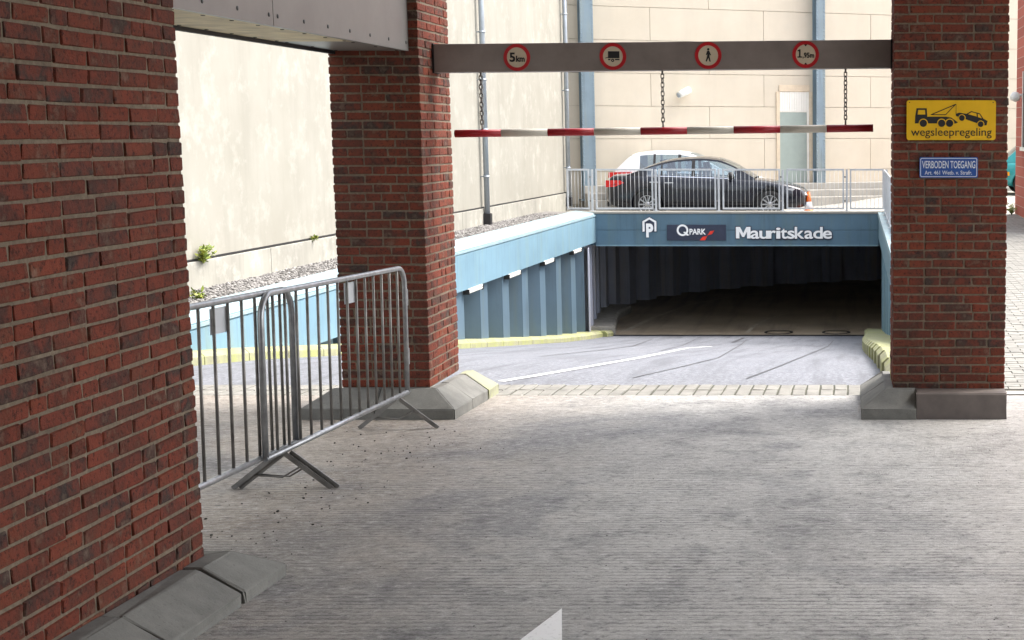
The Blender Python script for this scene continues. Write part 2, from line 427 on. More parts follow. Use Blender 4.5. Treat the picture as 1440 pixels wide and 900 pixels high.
def brick_pillar(label, x0, x1, y0, y1, z0, z1, shown, seed, ymin=-9):
    root = thing('brick_pillar', ((x0 + x1) / 2, (y0 + y1) / 2, z0), label, 'pillar', 'brick pillars of the drive through')
    cx, cy = root.location.x, root.location.y
    mo = MB(); i_ = .0055
    mo.box(x0 - cx + i_, x1 - cx - i_, y0 - cy + i_, y1 - cy - i_, 0, z1 - z0); mo.build('mortar_core', M_MORTAR, root)
    rn = random.Random(seed); rest = MB(); n = int((z1 - z0) / .062); cnt = 0
    for k in range(n):
        z = k * .062 + .031; even = k % 2
        W = x1 - x0; D = y1 - y0; e = .1 + JT
        faces = []
        # (origin, along, inward normal, length): front -Y, right +X, back +Y, left -X
        for fi, (o, a, nn, L) in enumerate((((x0, y0), (1, 0), (0, 1), W), ((x1, y0), (0, 1), (-1, 0), D), ((x1, y1), (-1, 0), (0, -1), W), ((x0, y1), (0, -1), (1, 0), D))):
            full = (fi % 2 == 0) == bool(even)
            s0, s1 = (0, L) if full else (e, L - e)
            for (p, s) in fill_run(s1 - s0, rn, rn.choice((.21, .155, .21)) if full else rn.choice((.1, .21, .155))):
                c = s0 + p + s / 2; ox = rn.uniform(-.0015, .0025)
                px = o[0] + a[0] * c + nn[0] * (.05 - ox) - cx; py = o[1] + a[1] * c + nn[1] * (.05 - ox) - cy
                rot = math.atan2(a[1], a[0]); tilt = rn.uniform(-.006, .006)
                # corner bricks of the side faces are seen in the shown faces too
                vis = fi in shown or (full and ((p < .01 and (fi - 1) % 4 in shown) or (p + s > s1 - s0 - .01 and (fi + 1) % 4 in shown)))
                base, var = (.0995, HDR) if s < .125 else (.2095, STR)
                me = rn.choice(var); zz = z + rn.uniform(-.0015, .0015)
                if vis and z0 + z < 3.0 and py + cy > ymin and cnt < 300:
                    ob = bpy.data.objects.new('brick', me); ob.location = (px, py, zz); ob.rotation_euler = (0, tilt, rot); ob.scale = (s / base, 1, 1); link(ob, root); cnt += 1
                else:
                    M = Matrix.Translation((px, py, zz)) @ Matrix.Rotation(rot, 4, 'Z') @ Matrix.Diagonal((s / base, 1, 1, 1))
                    rest.add([M @ v.co for v in me.vertices], [tuple(q.vertices) for q in me.polygons])
    ro = rest.build('further_bricks', M_BRICK, root, recalc=False); tag(ro, kind='stuff')
    return root
LP = dict(x0=-3.6, x1=-2.6, y0=3.6, y1=5.82); MP = dict(x0=-3.59, x1=-2.97, y0=10.35, y1=11.12); RP = dict(x0=.278, x1=1.063, y0=10.35, y1=11.12)
TOPZ = 4.7
brick_pillar('wide red brick pillar with a long bumper of concrete blocks, beside the steel barriers', **LP, z0=gz(5.8) + .12, z1=TOPZ, shown=(1,), seed=3, ymin=4.42)
brick_pillar('red brick pillar under the brown fascia, carrying the end of the sign beam', **MP, z0=gz(10.3) + .19, z1=TOPZ, shown=(0, 1), seed=11)
brick_pillar('red brick pillar carrying the yellow and the blue sign', **RP, z0=gz(10.3) + .165, z1=TOPZ, shown=(0,), seed=23)

# concrete wedge blocks round the pillar feet
PROF = [(0, 0), (.225, 0), (.225, .075), (.055, .195), (0, .195)]
def wedge(root, a, b, out, m0, m1, mat, prof=PROF, gap=.004, label=None):
    """a, b: end points on the pillar face (world); out: outward dir; m0/m1: 1 where the end is hipped or mitred"""
    a = Vector(a); b = Vector(b); d = (b - a).normalized(); out = Vector(out); c = root.location; m = MB()
    def ring(p, sg, mt):
        r = []
        for (o, z) in prof:
            q = p + out * o + d * sg * (o * mt - gap * (1 - mt)); r.append(Vector((q.x - c.x, q.y - c.y, z + gz(q.y) - c.z - .012 * (z == 0))))
        return r
    n = len(prof); v = ring(a, -1, m0) + ring(b, 1, m1)
    m.add(v, [tuple(range(n))[::-1], tuple(range(n, 2 * n))] + [(i, (i + 1) % n, n + (i + 1) % n, n + i) for i in range(n)])
    o = m.build('block', mat, root, bevel=.007)
    rn = random.Random(int(a.y * 100 + b.x * 37))
    for v in o.data.vertices: v.co += Vector((rn.uniform(-1, 1), rn.uniform(-1, 1), rn.uniform(-1, .3) if v.co.z > .03 else 0)) * (.0035 if rn.random() < .85 else .009)
    if label: o['label'] = label
    return o
t = thing('bumper_blocks', (MP['x1'], MP['y0'], 0), 'grey concrete wedge blocks round the pillar under the fascia, end block mossy', 'bumper')
x0, x1, y0, y1 = MP['x0'], MP['x1'], MP['y0'], MP['y1']
wedge(t, (x0, y0, 0), (-3.30, y0, 0), (0, -1, 0), 1, 0, M_WEDGE); wedge(t, (-3.30, y0, 0), (x1, y0, 0), (0, -1, 0), 0, 1, M_WEDGE)
wedge(t, (x1, y0, 0), (x1, 10.62, 0), (1, 0, 0), 1, 0, M_WEDGE); wedge(t, (x1, 10.62, 0), (x1, 11.07, 0), (1, 0, 0), 0, 0, M_WEDGE)
wedge(t, (x1, 11.09, 0), (x1, 11.30, 0), (1, 0, 0), 0, .5, M_WEDGEM, label='mossy yellowish end block')
t = thing('bumper_blocks', (RP['x0'], RP['y0'], 0), 'wedge shaped concrete blocks with a smooth brown cover below the yellow and blue signs', 'bumper')
x0, x1, y0, y1 = RP['x0'], RP['x1'], RP['y0'], RP['y1']
wedge(t, (x0, y0, 0), (.435, y0, 0), (0, -1, 0), 1, 0, M_WEDGE, gap=.0012)
wedge(t, (.435, y0, 0), (x1 - .004, y0, 0), (0, -1, 0), 0, 0, M_COVER, [(0, 0), (.215, 0), (.20, .18), (.17, .19), (0, .19)], gap=.0012, label='smooth brown cover')
wedge(t, (x0, 10.72, 0), (x0, y0, 0), (-1, 0, 0), 0, 1, M_WEDGE); wedge(t, (x0, 11.25, 0), (x0, 10.72, 0), (-1, 0, 0), .4, 0, M_WEDGE)
t = thing('bumper_blocks', (LP['x1'], LP['y1'], 0), 'long low row of grey concrete blocks at the foot of the wide brick pillar', 'bumper')
x1, y1 = LP['x1'], LP['y1']; PL = [(0, 0), (.235, 0), (.235, .05), (.075, .145), (0, .145)]
for a, b, m1 in ((3.6, 4.30, 0), (4.30, 4.98, 0), (4.98, 5.60, 0), (5.625, y1, 1)):
    wedge(t, (x1, a, 0), (x1, b, 0), (1, 0, 0), 0, m1, M_WEDGE, PL)
wedge(t, (x1 - .5, y1, 0), (x1, y1, 0), (0, 1, 0), 0, 1, M_WEDGE, PL)

# ------------------------------------------------------------------ the building overhead: ceiling, unseen walls for shade, fascia
m = MB(); m.box(-3.55, 4.2, -9, 11.05, TOPZ, TOPZ + 3.0); tag(m.build('ceiling', M_CEIL), kind='structure')
m = MB(); m.box(-3.6, 4.2, -9.3, -9, 0, TOPZ); tag(m.build('shade_wall_back', M_DARKWALL), kind='structure')  # unseen wall, put in to shut out daylight from behind
m = MB(); m.box(4.2, 4.5, -9.3, 3.2, 0, TOPZ); tag(m.build('shade_wall_right', M_DARKWALL), kind='structure')  # unseen part wall, added to keep side light off the pillar fronts
m = MB(); m.box(-3.9, -3.6, -9.3, 3.59, 0, TOPZ); tag(m.build('shade_wall_left', M_DARKWALL), kind='structure')  # unseen, added to cut daylight reaching the pillars from behind left
fx, fz = -3.035, 2.515
SCREW = MB().lathe([(0, .004), (.011, .003), (.012, -.001)], (0, 0, 0), (0, 0, 1), 8).mesh('screw'); SCREW.materials.append(M_SCREW)
t = thing('fascia', (fx, 8, fz), 'brown grey metal fascia with screw heads spanning between two brick pillars', 'fascia')
for (a, b) in ((5.825, 7.95), (7.95, 10.345)):
    m = MB(); m.box(-.03, 0, a - 8 + .003, b - 8 - .003, 0, 2.18); o = m.build('panel', M_FASCIA, t, bevel=.002)
    n = 6 if b < 8 else 7
    for i in range(n):
        yy = a - 8 + .06 + (b - a - .12) * i / (n - 1)
        for zz in (.055, .36): q = bpy.data.objects.new('screw', SCREW); q.location = (0, yy, zz); q.rotation_euler = (0, math.pi / 2, 0); link(q, o)
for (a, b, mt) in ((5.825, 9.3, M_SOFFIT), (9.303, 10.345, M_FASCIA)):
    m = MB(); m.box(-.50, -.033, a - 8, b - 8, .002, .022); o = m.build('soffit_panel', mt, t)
    n = max(3, int((b - a) / .3))
    for i in range(n):
        yy = a - 8 + .08 + (b - a - .16) * i / (n - 1)
        for xx in (-.06, -.47): q = bpy.data.objects.new('screw', SCREW); q.location = (xx, yy, .002); q.rotation_euler = (math.pi, 0, 0); link(q, o)
m = MB(); m.box(-.535, -.503, 5.825 - 8, 10.345 - 8, -.02, 1.08); m.build('rear_panel', M_BLACK, t)

# ------------------------------------------------------------------ text and flat marks
def text_mesh(s, bold=0, ext=.0, spacing=1.0):
    cu = bpy.data.curves.new('t', 'FONT'); cu.body = s; cu.size = 1; cu.offset = bold; cu.extrude = ext; cu.space_character = spacing; cu.resolution_u = 4
    ob = bpy.data.objects.new('t', cu); C.objects.link(ob)
    dg = bpy.context.evaluated_depsgraph_get(); me = bpy.data.meshes.new_from_object(ob.evaluated_get(dg))
    bpy.data.objects.remove(ob); bpy.data.curves.remove(cu); return me
def text_part(s, name, x0, x1, zb, h, y, mat, parent, bold=.02, thick=.002, capref=None):
    """text standing in the XZ plane facing -Y; width x0..x1, baseline zb, height h of the tallest glyph (or capref string)"""
    me = text_mesh(s, bold, .5); xs = [v.co.x for v in me.vertices]; ys = [v.co.y for v in me.vertices]
    a, b = min(xs), max(xs)
    if capref:
        mr = text_mesh(capref, bold, .5); top = max(v.co.y for v in mr.vertices); bpy.data.meshes.remove(mr)
    else: top = max(ys)
    for v in me.vertices:
        x, yy, z = v.co; v.co = (x0 + (x - a) / (b - a) * (x1 - x0), y - thick * (z + .5), zb + yy / top * h)
    me.materials.clear(); me.materials.append(mat)
    o = bpy.data.objects.new(name, me); return link(o, parent)
def flat(poly, y, th, m=None):
    m = m or MB(); m.prism(poly, lambda u, v, t: (u, t, v), y, y - th); return m
def circ(cx, cz, r, n=32, a0=0, a1=2 * math.pi): return [(cx + r * math.cos(a0 + (a1 - a0) * i / n), cz + r * math.sin(a0 + (a1 - a0) * i / n)) for i in range(n)]
def ringpoly(m, cx, cz, r0, r1, y, th, n=40):
    o = circ(cx, cz, r1, n); i = circ(cx, cz, r0, n)
    v = [(a, y - th, b) for a, b in o] + [(a, y - th, b) for a, b in i] + [(a, y, b) for a, b in o]
    f = [(k, (k + 1) % n, n + (k + 1) % n, n + k) for k in range(n)] + [(k, 2 * n + k, 2 * n + (k + 1) % n, (k + 1) % n) for k in range(n)]
    m.add(v, f); return m
def roundrect(x0, x1, z0, z1, r, n=5):
    p = []
    for cx, cz, a in ((x1 - r, z1 - r, 0), (x0 + r, z1 - r, 90), (x0 + r, z0 + r, 180), (x1 - r, z0 + r, 270)):
        p += [(cx + r * math.cos(R(a + 90 * i / n)), cz + r * math.sin(R(a + 90 * i / n))) for i in range(n + 1)]
    return p

# ------------------------------------------------------------------ sign beam, chains and height bar
BX0, BX1, BYF, BYB = -2.968, .276, 10.67, 10.83
def beam_z(x): return 2.482 + .0325 * (x - BX0) / (BX1 - BX0)
t = thing('sign_beam', (BX0, 10.75, 2.38), 'brown steel beam with four round traffic signs between the pillars', 'beam')
m = MB()
v = [(x - BX0, y - 10.75, beam_z(x) + s * .0985 - 2.38) for x in (BX0 + .012, BX1 - .012) for y in (BYF, BYB) for s in (-1, 1)]
m.add(v, [(0, 1, 3, 2), (4, 6, 7, 5), (0, 4, 5, 1), (2, 3, 7, 6), (1, 5, 7, 3), (0, 2, 6, 4)]); m.build('box_section', M_BEAM, t, bevel=.004)
for xe in (BX0 + .001, BX1 - .011):
    m = MB(); m.box(xe - BX0, xe + .010 - BX0, BYF - .004 - 10.75, BYB + .004 - 10.75, beam_z(xe) - .103 - 2.38, beam_z(xe) + .103 - 2.38); m.build('end_plate', M_BLACK, t)
signs = [(727, 'round red and white sign reading 5 km'), (862, 'round red and white sign showing a black trailer'), (996, 'round red and white sign showing a walking person'), (1133, 'round red and white sign reading 1,95 m')]
for i, (px, lab) in enumerate(signs):
    p = at_y(px, 80, BYF); cz = beam_z(p.x)
    t = thing('round_sign', (p.x, BYF - .001, cz), lab, 'sign', 'traffic signs on the beam')
    r = .094
    m = flat(circ(0, 0, r - .003), 0, .002); m.build('plate', M_SIGNW, t)
    m = MB(); ringpoly(m, 0, 0, r * .745, r, -.0021, .0015); m.build('red_ring', M_SIGNRED, t)
    y = -.0022
    if i == 0:
        text_part('5', 'digit', -.052, -.012, -.028, .062, y, M_BLACK, t, .03); text_part('km', 'unit_text', -.006, .055, -.028, .040, y, M_BLACK, t, .035)
    elif i == 1:
        m = flat([(-.034, -.012), (.046, -.012), (.046, .036), (-.034, .036)], y, .0015)
        flat([(-.054, -.014), (-.034, -.008), (-.034, -.003), (-.054, -.009)], y, .0015, m); flat([(-.034, -.026), (-.018, -.026), (-.018, -.017), (-.034, -.017)], y, .0015, m); flat([(.014, -.026), (.046, -.026), (.046, -.017), (.014, -.017)], y, .0015, m)
        flat(circ(-.002, -.027, .0115, 16), y, .0015, m); m.build('trailer_symbol', M_BLACK, t)
        flat(circ(-.002, -.027, .004, 10), y - .0016, .0008).build('wheel_hub', M_SIGNW, t)
    elif i == 2:
        m = flat(circ(.001, .043, .0085, 12), y, .0015)
        flat([(-.006, .033), (.008, .033), (.014, .016), (.020, .004), (.016, .000), (.010, .008), (.010, -.008), (.017, -.042), (.009, -.043), (.001, -.016), (-.011, -.043), (-.019, -.040), (-.008, -.008), (-.006, .010), (-.012, .002), (-.016, .004), (-.012, .018)], y, .0015, m)
        m.build('walking_symbol', M_BLACK, t)
    else:
        flat([(-.058, -.022), (-.026, -.022), (-.026, -.013), (-.036, -.013), (-.036, .036), (-.045, .036), (-.058, .028), (-.055, .020), (-.047, .024), (-.047, -.013), (-.058, -.013)], y, .0015).build('digit', M_BLACK, t); text_part(',95m', 'decimal_text', -.022, .060, -.022, .036, y, M_BLACK, t, .03, capref='95')
        for s in (1, -1): flat([(-.012, s * .070), (.012, s * .070), (0, s * .056)][::s], y - .0016, .0015).build('triangle_mark', M_BLACK, t)
XA, XB = at_y(640, 189, 10.75).x, at_y(1228, 180, 10.75).x
def bar_z(x): return 1.955 + .040 * (x - XA) / (XB - XA)
t = thing('height_bar', (XA, 10.75, 1.955), 'red and white striped round height bar hanging on three chains', 'height bar')
for i in range(9):
    a = XA + (XB - XA) * i / 9; b = XA + (XB - XA) * (i + 1) / 9
    m = MB(); m.tube([(a - XA + (.0004 if i else 0), 0, bar_z(a) - 1.955), (b - XA - .0004, 0, bar_z(b) - 1.955)], .027, 20); m.build('red_segment' if i % 2 == 0 else 'white_segment', M_RED if i % 2 == 0 else M_WHITE, t)
lk = MB(); pts = []
for k in range(14):
    a = 2 * math.pi * k / 14; c, s = math.cos(a), math.sin(a)
    pts.append((.0115 * c, 0, .011 * (1 if s > 0 else -1) * (abs(s) > .01) + .0100 * s))
lk.tube(pts, .0042, 6, closed=True); LINK = lk.mesh('link'); LINK.materials.append(M_GALVD)
for px, lab in ((677, 'rusty chain above the red end of the bar, nearest the pillar under the fascia'), (932, 'rusty chain holding the middle of the striped bar'), (1189, 'rusty chain nearest the pillar with the yellow sign')):
    x = at_y(px, 140, 10.75).x; zt = beam_z(x) - .0985; zb = bar_z(x) + .027
    t = thing('chain', (x, 10.75, zb), lab, 'chain', 'chains holding the height bar')
    m = MB(); m.tube([(0, 0, -.002), (0, 0, .028)], .007, 8); m.box(-.004, .004, -.012, .012, .02, .045); m.build('eye_bolt', M_GALVD, t)
    m = MB(); m.tube([(0, 0, zt - zb - .03), (0, 0, zt - zb + .002)], .007, 8); m.build('eye_bolt', M_GALVD, t)
    n = 11; L = zt - zb - .06
    for k in range(n):
        o = bpy.data.objects.new('link', LINK); o.location = (0, 0, .036 + L * (k + .5) / n); o.rotation_euler = (0, 0, R(35) + (math.pi / 2) * (k % 2)); o.scale = (1, 1, L / n / .034 * 1.0); link(o, t)

# ------------------------------------------------------------------ yellow tow sign, blue sign
YF = RP['y0'] - .012
a = at_y(1275, 141, YF); b = at_y(1400, 197, YF); W, H = b.x - a.x, a.z - b.z
t = thing('tow_sign', (a.x, YF, b.z), 'yellow rectangular sign with a tow truck and the word wegsleepregeling', 'sign')
m = flat(roundrect(0, W, 0, H, .018), 0, .004); m.build('plate', M_YEL, t)
def sc(poly): return [((x - 160) / 560 * W, (350 - y) / 255 * H) for x, y in poly]
def scc(x, y, r, n=24): return circ((x - 160) / 560 * W, (350 - y) / 255 * H, r / 560 * W, n)
y = -.0042
m = flat(sc([(212, 243), (214, 198), (222, 146), (286, 146), (290, 200), (410, 200), (440, 206), (482, 236), (470, 243)]), y, .001); m.build('truck_symbol', M_BLACK, t)
flat(sc([(233, 157), (275, 157), (277, 186), (229, 186)]), y - .0012, .0006).build('cab_window', M_YEL, t)
for x, yy in ((265, 242), (380, 242), (430, 242)):
    flat(scc(x, yy, 29), y - .0012 - .0003 * (x == 430), .0006).build('wheel_gap', M_YEL, t); flat(scc(x, yy, 23), y - .0024, .0006).build('truck_wheel', M_BLACK, t)
m = MB()
def stroke(m, p, q, w_):
    (x1_, y1_), (x2_, y2_) = p, q; d = math.hypot(x2_ - x1_, y2_ - y1_); nx, ny = -(y2_ - y1_) / d * w_ / 2, (x2_ - x1_) / d * w_ / 2
    flat(sc([(x1_ + nx, y1_ + ny), (x2_ + nx, y2_ + ny), (x2_ - nx, y2_ - ny), (x1_ - nx, y1_ - ny)]), y, .001, m)
stroke(m, (312, 188), (468, 121), 6); stroke(m, (312, 187), (406, 187), 5); stroke(m, (404, 188), (466, 122), 5); stroke(m, (470, 119), (470, 186), 2.5)
m.build('crane_symbol', M_BLACK, t)
m = flat(sc([(468, 182), (490, 174), (535, 182), (565, 164), (620, 179), (641, 212), (668, 228), (662, 255), (645, 256), (600, 241), (525, 214), (490, 202), (470, 196)]), y, .001); m.build('towed_car_symbol', M_BLACK, t)
flat(sc([(545, 184), (567, 171), (598, 179), (600, 199)]), y - .0012, .0006).build('car_window', M_YEL, t); flat(sc([(606, 182), (617, 185), (632, 211), (607, 203)]), y - .0012, .0006).build('car_window', M_YEL, t)
for x, yy in ((507, 208), (625, 248)):
    flat(scc(x, yy, 23), y - .0012, .0006).build('wheel_gap', M_YEL, t); flat(scc(x, yy, 18), y - .0024, .0006).build('car_wheel', M_BLACK, t)
text_part('wegsleepregeling', 'lettering', (188 - 160) / 560 * W, (695 - 160) / 560 * W, (350 - 322) / 255 * H, 50 / 255 * H, y, M_BLACK, t, .004, .001)
for sx_ in (.02, W - .02): flat(circ(sx_ + (.1 if sx_ < .1 else 0) * 0, H - .015, .004, 8), y, .002).build('screw', M_SCREW, t)
a = at_y(1293, 221, YF); b = at_y(1375, 250, YF); W, H = b.x - a.x, a.z - b.z
t = thing('entry_sign', (a.x, YF, b.z), 'small blue enamel sign reading VERBODEN TOEGANG below the yellow sign', 'sign')
flat(roundrect(0, W, 0, H, .012), 0, .003).build('plate', M_SBLUE, t)
m = MB(); o_ = roundrect(.006, W - .006, .006, H - .006, .011); i_ = roundrect(.0105, W - .0105, .0105, H - .0105, .008); n = len(o_)
m.add([(p, -.0036, q) for p, q in o_] + [(p, -.0036, q) for p, q in i_], [(k, (k + 1) % n, n + (k + 1) % n, n + k) for k in range(n)]); m.build('border', M_SWHITE, t)
text_part('VERBODEN TOEGANG', 'lettering', W * .045, W * .955, H * .47, H * .35, -.0034, M_SWHITE, t, .012, .001)
text_part('Art. 461 Wetb. v. Strafr.', 'lettering', W * .09, W * .90, H * .16, H * .19, -.0034, M_SWHITE, t, .012, .001)

# ------------------------------------------------------------------ crowd barriers
def barrier(label, ya, yb, xc, seed, plate_at):
    """steel barrier running along Y, origin at mid length on the floor"""
    ym = (ya + yb) / 2; root = thing('crowd_barrier', (xc, ym, gz(ym)), label, 'barrier', 'steel barriers between the pillars')
    h = (yb - ya) / 2; root.rotation_euler = (math.atan((gz(yb) - gz(ya)) / (yb - ya)), 0, 0)
    r = .0165; zt, zb, cr = 1.06, .215, .13
    p = [(0, -h, zb)]
    p += [(0, -h, zt - cr)] + [(0, -h + cr - cr * math.cos(R(a)), zt - cr + cr * math.sin(R(a))) for a in (18, 36, 54, 72, 90)]
    p += [(0, h - cr + cr * math.sin(R(a)), zt - cr + cr * math.cos(R(a))) for a in (0, 18, 36, 54, 72, 90)] + [(0, h, zb)]
    m = MB(); m.tube(p, r, 12); m.build('frame', M_GALV, root)
    m = MB(); m.tube([(0, -h - .012, zb), (0, h + .012, zb)], r, 12); m.build('bottom_rail', M_GALV, root)
    n = 14
    for i in range(n):
        yy = -h + 2 * h * (i + 1) / (n + 1)
        m = MB(); m.tube([(0, yy, zb + .01), (0, yy, zt - .01)], .0085, 8); m.build('bar', M_GALVD, root)
    st = 2 * h / (n + 1); yy = -h + st * plate_at
    m = MB(); m.box(-.016, -.010, yy - .006, yy + st + .006, zt - .155, zt - .03); o = m.build('name_plate', M_RAIL, root)
    for yy in (-h + .30, h - .22):
        m = MB()
        for s in (-1, 1):                                     # angle-iron feet spreading to both sides
            f = Vector((s * .26, yy + s * .01, 0.004)); tp = Vector((s * .012, yy, zb - .018))
            m.bar(tp, f, .026, .006, (0, 1, 0)); m.bar(tp + Vector((0, .018, 0)), f + Vector((0, .018, 0)), .006, .028, (0, 1, 0))
        m.build('foot', M_GALVD, root)
        m = MB(); m.tube([(-.16, yy, .075), (0, yy + .01, .062), (.10, yy, .12)], .005, 6); m.build('foot_tie', M_GALVD, root)
    for s, zz in ((1, .40), (1, .80)):
        m = MB(); m.box(-.008, .008, h + .018, h + .045, zz, zz + .11); m.build('hook', M_GALV, root)
    return root
barrier('galvanised steel barrier reaching the pillar under the fascia', 7.52, 9.97, -3.02, 1, 8)
barrier('galvanised steel barrier partly behind the wide brick pillar', 5.55, 8.02, -3.05, 2, 9)

# ------------------------------------------------------------------ floor marks and debris
def mark(name, pts, label, dz=.004, mat=M_PAINT, zf=None):
    zf = zf or gz; m = MB(); m.add([(x, y, zf(y) + dz) for x, y in pts], [tuple(range(len(pts)))]); o = m.build(name, mat); return tag(o, kind='structure')
mark('floor_arrow', [(-1.119, 5.55), (-1.30, 4.56), (-1.18, 4.56), (-1.16, 3.0), (-1.02, 3.0), (-1.03, 4.56), (-.925, 4.56)], '')
def road_line(name, pix, width, mat, dz=.006, extra=0):
    dz -= .012
    """strip on the ramp through photo pixels"""
    P = []
    for px, py in pix:
        d = ray(px, py); t_ = 5.0
        for _ in range(4000):
            q = Vector((0, 0, CZ)) + d * t_
            if q.z <= gz(q.y): break
            t_ += .02
        P.append(q)
    L = []; Rr = []
    for i, p in enumerate(P):
        d = (P[min(i + 1, len(P) - 1)] - P[max(i - 1, 0)]); d.z = 0; d.normalize(); n = Vector((-d.y, d.x, 0)) * width / 2
        L.append((p.x + n.x, p.y + n.y, gz(p.y + n.y) + dz)); Rr.append((p.x - n.x, p.y - n.y, gz(p.y - n.y) + dz))
    m = MB(); m.grid([L, Rr], True); return tag(m.build(name, mat), kind='structure')
def dens(p, n=8):
    o = []
    for (a, b), (c, d) in zip(p, p[1:]): o += [(a + (c - a) * i / n, b + (d - b) * i / n) for i in range(n)]
    return o + [p[-1]]
road_line('lane_line', dens([(705, 535), (760, 526), (830, 514), (900, 502), (965, 489), (1000, 486.5)]), .08, M_PAINT)
road_line('lane_line', dens([(1030, 481), (1046, 474.5)]), .06, M_TAR)
road_line('tar_seam', dens([(890, 530), (960, 514), (1010, 502), (1042, 484), (1050, 477)]), .02, M_TAR, .004)
road_line('tar_seam', dens([(1050, 531), (1090, 516), (1130, 500), (1165, 486), (1172, 478)]), .02, M_TAR, .005)
road_line('tar_seam', dens([(760, 500), (840, 492), (890, 486), (918, 476)]), .03, M_TAR, .005)
road_line('tar_seam', dens([(930, 492), (960, 485), (978, 476.5)]), .03, M_TAR, .004)
m = MB(); m.box(-6.2, .5, YE - .06, YE + .06, -.004, .008)
o = m.build('drain_channel', M_BLACK); o.location.z = gz(YE); tag(o, kind='structure')
GZ = lambda y: -2.72 - .004 * (y - YE)
def gf(px, py):
    p = Vector((0, 0, -2.74)); return at_plane(px, py, p, Vector((0, 0, 1)))
L = []; Rr = []
for px, py in dens([(1050, 470), (1060, 460), (1080, 449), (1110, 440)], 4):
    q = gf(px, py); L.append((q.x - .05, q.y, GZ(q.y) + .005)); Rr.append((q.x + .05, q.y + .1, GZ(q.y) + .005))
M_DUSTY = simple('dusty_line', (.42, .37, .29), .7)
m = MB(); m.grid([L, Rr]); tag(m.build('lane_line', M_DUSTY), kind='structure')
L = []; Rr = []
for px, py in dens([(880, 466), (920, 446), (970, 428), (1030, 416), (1130, 404), (1225, 399)], 5):
    q = gf(px, py); L.append((q.x - .05, q.y, GZ(q.y) + .006)); Rr.append((q.x + .06, q.y - .12, GZ(q.y) + .006))
m = MB(); m.grid([L, Rr]); tag(m.build('edge_line', M_DUSTY), kind='structure')
for px, lab in ((1095, 'round manhole cover in the garage floor, beside the centre line'), (1176, 'round manhole cover in the garage floor, nearest the mossy kerb')):
    q = gf(px, 468.5); t = thing('manhole_cover', (q.x, q.y, GZ(q.y) + .004), lab, 'manhole', 'manhole covers in the garage floor')
    m = MB(); m.lathe([(0, .004), (.27, .004), (.27, 0)], (0, 0, 0), (0, 0, 1), 28); m.build('lid', M_GFLOOR, t)
    m = MB(); m.lathe([(.275, 0), (.275, .007), (.34, .007), (.34, 0)], (0, 0, 0), (0, 0, 1), 28); m.build('ring', M_BLACK, t)
rn = random.Random(5); m = MB()
ICO = bmesh.new(); bmesh.ops.create_icosphere(ICO, subdivisions=1, radius=1); ICO.verts.ensure_lookup_table()
IV = [v.co.copy() for v in ICO.verts]; IF = [tuple(v.index for v in f.verts) for f in ICO.faces]; ICO.free()
def stone(m, x, y, z, r, rn):
    sx, sy, sz = r * rn.uniform(.7, 1.3), r * rn.uniform(.7, 1.3), r * rn.uniform(.45, .9); a = rn.uniform(0, 6.3); c, s = math.cos(a), math.sin(a)
    v = []
    for q in IV:
        k = rn.uniform(.8, 1.15); u, w_ = q.x * sx * k, q.y * sy * k; v.append((x + u * c - w_ * s, y + u * s + w_ * c, z + q.z * sz * k))
    m.add(v, IF)
for _ in range(150):
    x = -2.8 + rn.gauss(0, .22); y = rn.uniform(6.2, 9.8); stone(m, x, y, gz(y) + .003, rn.choice((.003, .003, .004, .005, .007)), rn)
for _ in range(90):
    x = rn.uniform(-2.4, 1.5); y = rn.uniform(5, 10); stone(m, x, y, gz(y) + .001, .003, rn)
tag(m.build('grit', simple('dark_grit', (.035, .03, .027), .9, 0, .5, 20)), 'dark grit scattered on the concrete beside the barriers', 'grit', kind='stuff')

# paver strip between the concrete and the ramp
t = bpy.data.objects.new('paver_strip', None); t.location = (0, 11.3, gz(11.3)); C.objects.link(t); tag(t, kind='structure')
m = MB(); m.grid([[(x, y - 11.3, gz(y) - gz(11.3) - .006) for x in (-6.6, .95)] for y in (11.29, 11.6, 11.95)], False, True); m.build('joint_bed', M_PJOINT, t, recalc=False)
pm = MB(); pm.box(-.0465, .0465, -.148, .148, -.03, .0); PM = []
for i in range(4):
    o = pm.build('paver', M_PAVER, t, bevel=.006); rn = random.Random(i)
    for v in o.data.vertices: v.co += Vector((rn.uniform(-.002, .002), rn.uniform(-.003, .003), rn.uniform(-.002, .003)))
    PM.append(o.data); bpy.data.objects.remove(o)
rn = random.Random(4)
for r_ in range(2):
    x = -6.5
    while x < .9:
        o = bpy.data.objects.new('paver', rn.choice(PM)); y = 11.30 + .155 + r_ * .312
        o.location = (x, y - 11.3, gz(y) - gz(11.3) + rn.uniform(-.001, .003)); o.rotation_euler = (-.034, rn.uniform(-.01, .01), rn.uniform(-.02, .02)); link(o, t); x += .1085
# street pavers behind the right pillar
m = MB(); rn = random.Random(9); y = 11.45; row = 0
while y < 34:
    x = 1.0 + (row % 2) * .105
    while x < 3.9:
        z = street_z(x, y); j = rn.uniform(0, .004); m.box(x + .004, x + .206, y + .004, y + .101, z - .004, z + .012 + j); x += .21
    y += .105; row += 1
tag(m.build('street_pavers', M_PAVER, recalc=False), 'pale brick pavers of the lane behind the pillar', 'paving', kind='stuff')

